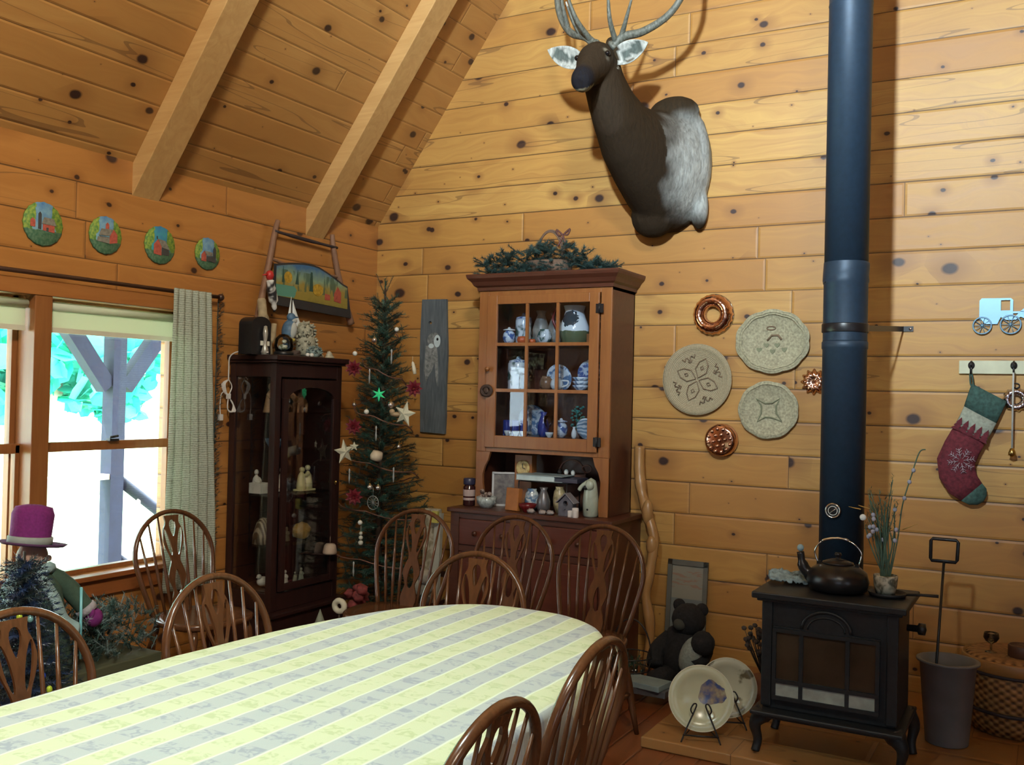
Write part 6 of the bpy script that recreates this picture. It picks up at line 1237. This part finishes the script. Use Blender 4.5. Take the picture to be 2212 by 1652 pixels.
for c, d in (((0, 0, PH-.015), (PW, .018, .03)), ((0, 0, .015), (PW, .018, .03)), ((-PW/2+.013, 0, PH/2), (.026, .018, PH)), ((PW/2-.013, 0, PH/2), (.026, .018, PH))): b.box(o0+R_ @ V3(c), d, R_)
b.build('frame', M('frame_grey', (.12, .12, .10), .5), t)
b = B(); b.box(o0+R_ @ V3((0, .004, PH/2)), (PW-.03, .006, PH-.03), R_)
def prn(g):
    o = g.obj(); z = g.n('ShaderNodeSeparateXYZ', {0: o}).outputs[2]; n_ = g.noise(g.vm('MULTIPLY', o, (14, 1, 60)), 1, 3); c = g.mix(g.math('GREATER_THAN', z, .34), (.16, .18, .18), (.26, .25, .20)); tx = g.math('MULTIPLY', g.math('GREATER_THAN', n_, .55), g.math('MULTIPLY', g.math('GREATER_THAN', z, .40), g.math('LESS_THAN', z, .50))); return g.mix(g.math('MULTIPLY', tx, .6), c, (.30, .14, .09))
b.build('print', pic('old_print', prn, .35), t)
t = thing('wire_basket', 'dark wire basket with an arched handle beside the crooked stick', 'basket', (2.22, -.66, .05)); b = B(); bx_, by_ = 2.235, -.66
for z, r in ((.055, .075), (.12, .10), (.19, .115)): b.tube([(bx_+r*cos(a), by_+r*sin(a), z) for a in [2*pi*i/28 for i in range(28)]], .0035, 6, True)
for k in range(12): a = 2*pi*k/12; b.tube([(bx_+.08*cos(a), by_+.08*sin(a), .055), (bx_+.115*cos(a), by_+.115*sin(a), .19)], .0025, 4)
b.build('wires', black, t)
b = B(); b.tube([(bx_+.112*cos(a), by_, .19+.19*sin(a)) for a in [pi*i/18 for i in range(19)]], .004, 6); b.build('handle', black, t)
random.seed(6); b = B()
for i in range(40): a = random.random()*6.28; q = random.random()*.08; p = V3((bx_+q*cos(a), by_+q*sin(a), .06+random.random()*.10)); needles(b, p, p+V3((random.uniform(-.03, .03), random.uniform(-.03, .03), .04)), 16, .022)
solo(b, 'pine_sprigs', M('sprig_green', (.02, .08, .045), .6, var=.5), 'small heap of dark green sprigs lying in the wire basket', 'greenery')['kind'] = 'stuff'
for i in range(9):
    b = B(); a = i*2.4; q = .02+.07*((i*37 % 10)/10); b.ball((bx_+q*cos(a), by_-.02+q*sin(a), .115+.012*(i % 4)), .007); solo(b, 'glass_bead', silver, 'tiny silver bead among the sprigs in the wire basket', 'bead', 'silver beads in the wire basket')
b = B(); b.bx(2.26, 2.50, -.86, -.70, .052, .085); solo(b, 'flat_box', M('flat_box_grey', (.08, .08, .09), .5), 'low dark flat box on the floor in front of the plush animal', 'box', bevel=.003)
b = B(); R_ = RZ(-8); b.box((2.375, -.80, .100), (.22, .14, .028), R_); solo(b, 'magazine_stack', M('slate_book', (.22, .30, .32), .6), 'blue-grey book lying on the low flat box', 'book', bevel=.002)
# dark dried bush behind the plates
random.seed(31); b = B(); t = thing('dried_bush', 'small dark dried bush standing between the plates and the stove', 'dried plant', (2.93, -.62, .05))
for i in range(60):
    a = random.random()*6.28; e = V3((2.93+.11*cos(a)*random.random(), -.62+.08*sin(a), .30+random.random()*.13)); b.tube([(2.93, -.62, .16), e], [.003, .0015], 4); b.ball(e, (.014, .012, .012), 6, 4)
b.build('twigs', M('bush_brown', (.06, .05, .045), .9, var=.5), t); b = B(); b.lathe([(.05, 0), (.07, .12), (.06, .13), (0, .12)], (2.93, -.62, .05), 16); b.build('pot', M('pot_terracotta', (.28, .12, .07), .7), t)
# bucket with poker, and big splint basket
t = thing('waste_bucket', 'tall grey plastic bucket between the stove and the woven basket', 'bucket', (3.775, -.74, .052))
gp = M('grey_plastic', (.17, .18, .19), .5, var=.1); b = B(); b.lathe([(.088, 0), (.090, .004), (.118, .352), (.132, .358), (.132, .366), (.114, .366), (.086, .010), (0, .010)], (3.775, -.74, .052), 36); b.build('tub', gp, t)
t = thing('hearth_tool', 'long black fire tool with a square loop handle standing in the bucket', 'fire tool', (3.73, -.60, .1)); b = B(); b.tube([(3.715, -.715, .075), (3.722, -.66, .40), (3.730, -.50, .815)], .006, 8); b.build('shaft', black, t)
b = B(); b.tube([(3.672, -.50, .826), (3.676, -.498, .815), (3.780, -.498, .815), (3.786, -.50, .826), (3.790, -.497, .908), (3.782, -.495, .918), (3.680, -.495, .918), (3.672, -.497, .908)], .008, 8, True); b.build('loop_handle', black, t)
g = N('splint'); o = g.obj(); s_ = g.n('ShaderNodeSeparateXYZ', {0: o}); an = g.math('ARCTAN2', s_.outputs[1], s_.outputs[0]); cx_ = g.math('SINE', g.math('MULTIPLY', an, 26)); cz_ = g.math('SINE', g.math('MULTIPLY', s_.outputs[2], 190)); w = g.math('MULTIPLY', cx_, cz_); nz = g.noise(o, 30, 3); hh = g.math('ADD', g.math('MULTIPLY', w, .5), nz)
spl = g.out(g.ramp(hh, [(.1, (.10, .045, .015)), (.5, (.30, .15, .05)), (.9, (.44, .25, .09))]), .6, bump=hh, bs=.8, bd=.006)
t = thing('splint_basket', 'big round woven splint basket on the hearth by the grey bucket', 'basket', (4.02, -.38, .052)); BXX, BYY = 4.035, -.36
b = B(); b.lathe([(.19, 0), (.215, .05), (.225, .20), (.222, .33), (.212, .33), (.205, .02), (0, .02)], (BXX, BYY, .052), 48); b.build('body', spl, t)
b = B(); b.lathe([(.228, .285), (.233, .29), (.233, .335), (.226, .342)], (BXX, BYY, .052), 48, ring=True); b.build('rim_hoop', wood('hoop', (.34, .17, .05), (.46, .25, .09), 1, 0, .4), t)
for z in (.10, .27): b = B(); b.lathe([(.224, z), (.230, z+.002), (.230, z+.014), (.224, z+.016)], (BXX, BYY, .052), 48, ring=True); b.build('dark_band', dk, t)
b = B(); b.lathe([(0, .325), (.21, .32), (.215, .335), (.20, .345), (0, .352)], (BXX, BYY, .052), 40); b.build('lid', spl, t)
ware(goblet, 'glass_jar', clear, 3.93, -.40, .400, .035, .09, 'clear glass jar standing on the woven basket lid', 'jar')
ware(cyl, 'brown_bowl', M('brown_pot', (.10, .045, .025), .5), 4.06, -.42, .400, .06, .055, 'dark brown round tin on the woven basket lid', 'tin')

# ------------------------------------------------------------------ under the window: bench, greenery, doll, tinsel tree
t = thing('window_bench', 'low green-grey bench under the window', 'bench', (.42, -2.7, 0)); bm_ = wood('bench_green', (.06, .065, .035), (.10, .105, .06), 1, 1, .6)
b = B(); b.bx(.22, .62, -3.5, -2.36, .30, .34); b.build('seat', bm_, t, bevel=.004)
for y in (-3.4, -2.46): b = B(); b.bx(.26, .58, y-.02, y+.02, 0, .30); b.build('leg', bm_, t)
random.seed(17); b = B()
for i in range(420):
    p = V3((random.uniform(.24, .60), random.uniform(-2.76, -2.36), .345+random.random()*.20)); q = p+V3((random.uniform(-.05, .05), random.uniform(-.07, .07), random.uniform(0, .07))); b.mi = 0 if random.random() < .6 else 1; needles(b, p, q, 26, .026); b.tube([p, q], .002, 3, cap=False)
solo(b, 'greenery_pile', [M('pile_green', (.03, .07, .06), .7, var=.6, scale=20), M('pile_frost', (.14, .20, .20), .8, var=.4)], 'heap of frosted dark greenery on the bench below the window', 'greenery')
t = thing('hatted_doll', 'tall doll in a magenta top hat, green coat and pale scarf by the window', 'doll', (.45, -2.90, .34)); DX, DY = .45, -2.905
mag = M('magenta_felt', (.17, .016, .15), .9, bs=.4, scale=90); coat = M('coat_green', (.045, .085, .060), .9, bs=.3, scale=60); scarf = M('scarf_pale', (.30, .44, .46), .8, var=.2); skin = M('doll_face', (.42, .26, .20), .6)
b = B(); b.lathe([(.16, 0), (.165, .05), (.14, .22), (.115, .36), (.07, .43), (.03, .45)], (DX, DY, .34), 24); b.build('coat', coat, t)
b = B(); b.ball((DX, DY, .825), (.062, .062, .070), 18, 14); b.ball((DX+.045, DY+.045, .82), (.012, .012, .014)); b.build('head', skin, t)
b = B(); b.lathe([(.085, .0), (.080, .02), (.083, .125), (.072, .155), (.03, .165), (0, .166)], (DX-.005, DY-.01, .88), 24, RX(-6)); b.build('hat', mag, t)
b = B(); b.lathe([(.084, 0), (.088, .003), (.088, .030), (.083, .033)], (DX-.005, DY-.01, .882), 24, RX(-6), ring=True); b.build('hat_band', M('band_grey', (.30, .34, .32), .8), t)
b = B(); b.lathe([(.08, .0), (.12, .004), (.135, .016), (.12, .010), (.08, .008)], (DX, DY, .872), 28, RX(-8), ring=True); b.build('hat_brim', M('brim_purple', (.10, .035, .10), .9), t)
b = B(); b.tube([(DX+.07*cos(a), DY+.07*sin(a), .775+.01*sin(3*a)) for a in [2*pi*i/20 for i in range(20)]], .024, 8, True); P = spline([(DX+.06, DY-.02, .77), (DX+.13, DY+.01, .68), (DX+.16, DY+.04, .58), (DX+.17, DY+.10, .53)], 5); b.tube(P, [.034]*len(P), 8, flat=.4); P = spline([(DX+.02, DY-.06, .78), (DX+.08, DY-.13, .74), (DX+.14, DY-.16, .62), (DX+.16, DY-.17, .48)], 5); b.tube(P, .032, 8, flat=.4); b.build('scarf', scarf, t)
for s, P in ((1, [(DX+.02, DY+.06, .74), (DX+.05, DY+.13, .69), (DX+.10, DY+.19, .59)]), (-1, [(DX+.02, DY-.06, .74), (DX+.06, DY-.13, .66), (DX+.12, DY-.16, .56)])):
    b = B(); b.tube(spline(P, 5), [.045]*4+[.040]*4+[.038]*3, 12); b.build('sleeve', coat, t); e = V3(P[-1]); d = (V3(P[-1])-V3(P[-2])).normalized()
    b = B(); b.tube([e-d*.01, e+d*.02], .044, 12); b.build('cuff', M('fur_cuff', (.34, .32, .36), .95, bs=.5, scale=80), t)
    b = B(); b.ball(e+d*.05, (.038, .040, .042), 14, 10); b.ball(e+d*.045+V3((.02, -.02, .02)), (.014, .014, .024)); b.build('mitten', mag, t)
b = B(); b.tube([(DX+.165, DY+.115, .70), (DX+.165, DY+.12, .40)], .006, 8); b.build('staff', M('staff_cyan', (.20, .55, .62), .3), t)
random.seed(23); t = thing('tinsel_tree', 'small dark blue tinsel tree with tiny bright ornaments in front of the doll', 'tinsel tree', (.86, -3.12, 0)); QX, QY = .80, -3.18
b = B(); b.tube([(QX, QY, 0), (QX, QY, .92)], [.014, .005], 6); b.lathe([(.12, 0), (.12, .02), (0, .04)], (QX, QY, 0), 16); b.build('stem', black, t)
b = B()
for i in range(320):
    k = i/320; z = lerp(.18, .88, k); L = lerp(.27, .07, k); a = i*2.4; d = V3((cos(a), sin(a), .2)).normalized(); b.mi = i % 2; needles(b, (QX, QY, z), V3((QX, QY, z))+d*L, int(26+L*240), .030)
b.build('tinsel', [M('tinsel_blue', (.015, .035, .09), .3, var=.5), M('tinsel_dark', (.015, .03, .035), .4, var=.5)], t)
for i, (a, z, nm, c_, lab) in enumerate(((-.7, .70, 'lime_glass', (.50, .65, .06), 'lime green bauble high on the blue tinsel tree'), (-.4, .69, 'aqua_glass', (.20, .42, .42), 'aqua bauble beside the lime green one on the tinsel tree'), (-1.2, .60, 'pearl_glass', (.70, .66, .72), 'pearly bauble halfway up the tinsel tree'), (-1.9, .74, 'ice_glass', (.40, .70, .80), 'icy blue bauble near the photo\'s left edge on the tinsel tree'), (-.6, .50, 'rose_glass', (.60, .40, .42), 'rose bauble low on the tinsel tree'), (-.2, .49, 'deep_blue', (.03, .08, .50), 'deep blue bauble low on the tinsel tree'), (-.1, .44, 'lime_glass', (.50, .65, .06), 'lime green bauble lowest on the tinsel tree'), (-.9, .36, 'pearl_glass', (.70, .66, .72), 'pearly bauble at the bottom of the tinsel tree'))):
    R_ = lerp(.27, .07, (z-.18)/.68)*1.0; b = B(); b.ball((QX+R_*cos(a), QY+R_*sin(a), z), (.011, .011, .014)); solo(b, 'bauble', M(nm, c_, .1, .2), lab, 'ornament', 'baubles on the tinsel tree')
# paper bags beside the hutch and plush sheep, stacked jars on the floor behind chairs
t = thing('paper_bag', 'folded cream striped paper bag tucked between the tree and the hutch', 'paper bag', (.84, -.55, 0)); pb = painted('bag_stripe', (.22, .20, .14), (.42, .40, .32), 26, (.4, .6), .8)
b = B(); b.box((.84, -.50, .42), (.10, .045, .84), RX(-3)); b.build('bag', pb, t, bevel=.006); b = B(); b.box((.905, -.53, .42), (.045, .03, .80), RX(-3)); b.build('liner', M('liner_grey', (.36, .38, .34), .8), t); b = B(); b.box((.907, -.555, .80), (.04, .02, .07), RX(-3)); b.build('yellow_tag', M('tag_yellow', (.44, .42, .10), .8), t)
t = thing('plush_lamb', 'small grey-white plush lamb on a stool left of the hutch base', 'plush toy', (.95, -.78, .30)); b = B(); b.ball((.97, -.76, .42), (.055, .07, .06), 14, 10, nz=.25); b.ball((1.01, -.80, .49), (.04, .045, .045), 12, 8, nz=.2); b.build('body', M('plush_pale', (.34, .34, .30), .95, bs=.5, scale=60), t)
b = B()
for s in (-1, 1): b.tube([(.97+s*.03, -.80, .39), (.97+s*.03, -.81, .345)], .012, 6)
b.build('legs', black, t)
t = thing('foot_stool', 'low dark wooden stool under the plush lamb', 'stool', (.97, -.77, 0)); b = B(); b.bx(.87, 1.07, -.86, -.68, .32, .345); b.build('seat', dkwood, t, bevel=.003)
for x in (.89, 1.05):
    for y in (-.84, -.70): b = B(); b.bx(x-.012, x+.012, y-.012, y+.012, 0, .32); b.build('leg', dkwood, t)
for x, y, r, h, nm, c_, lab in ((.74, -2.52, .05, .30, 'galv_can', (.16, .19, .20), 'small grey metal can on the floor behind the left-hand table chairs'), (.98, -2.20, .055, .28, 'straw_can', (.30, .29, .13), 'straw-coloured canister on the floor behind the table chair nearest the curio cabinet')):
    ware(cyl, 'floor_canister', M(nm, c_, .6, var=.2), x, y, 0, r, h, lab, 'canister')
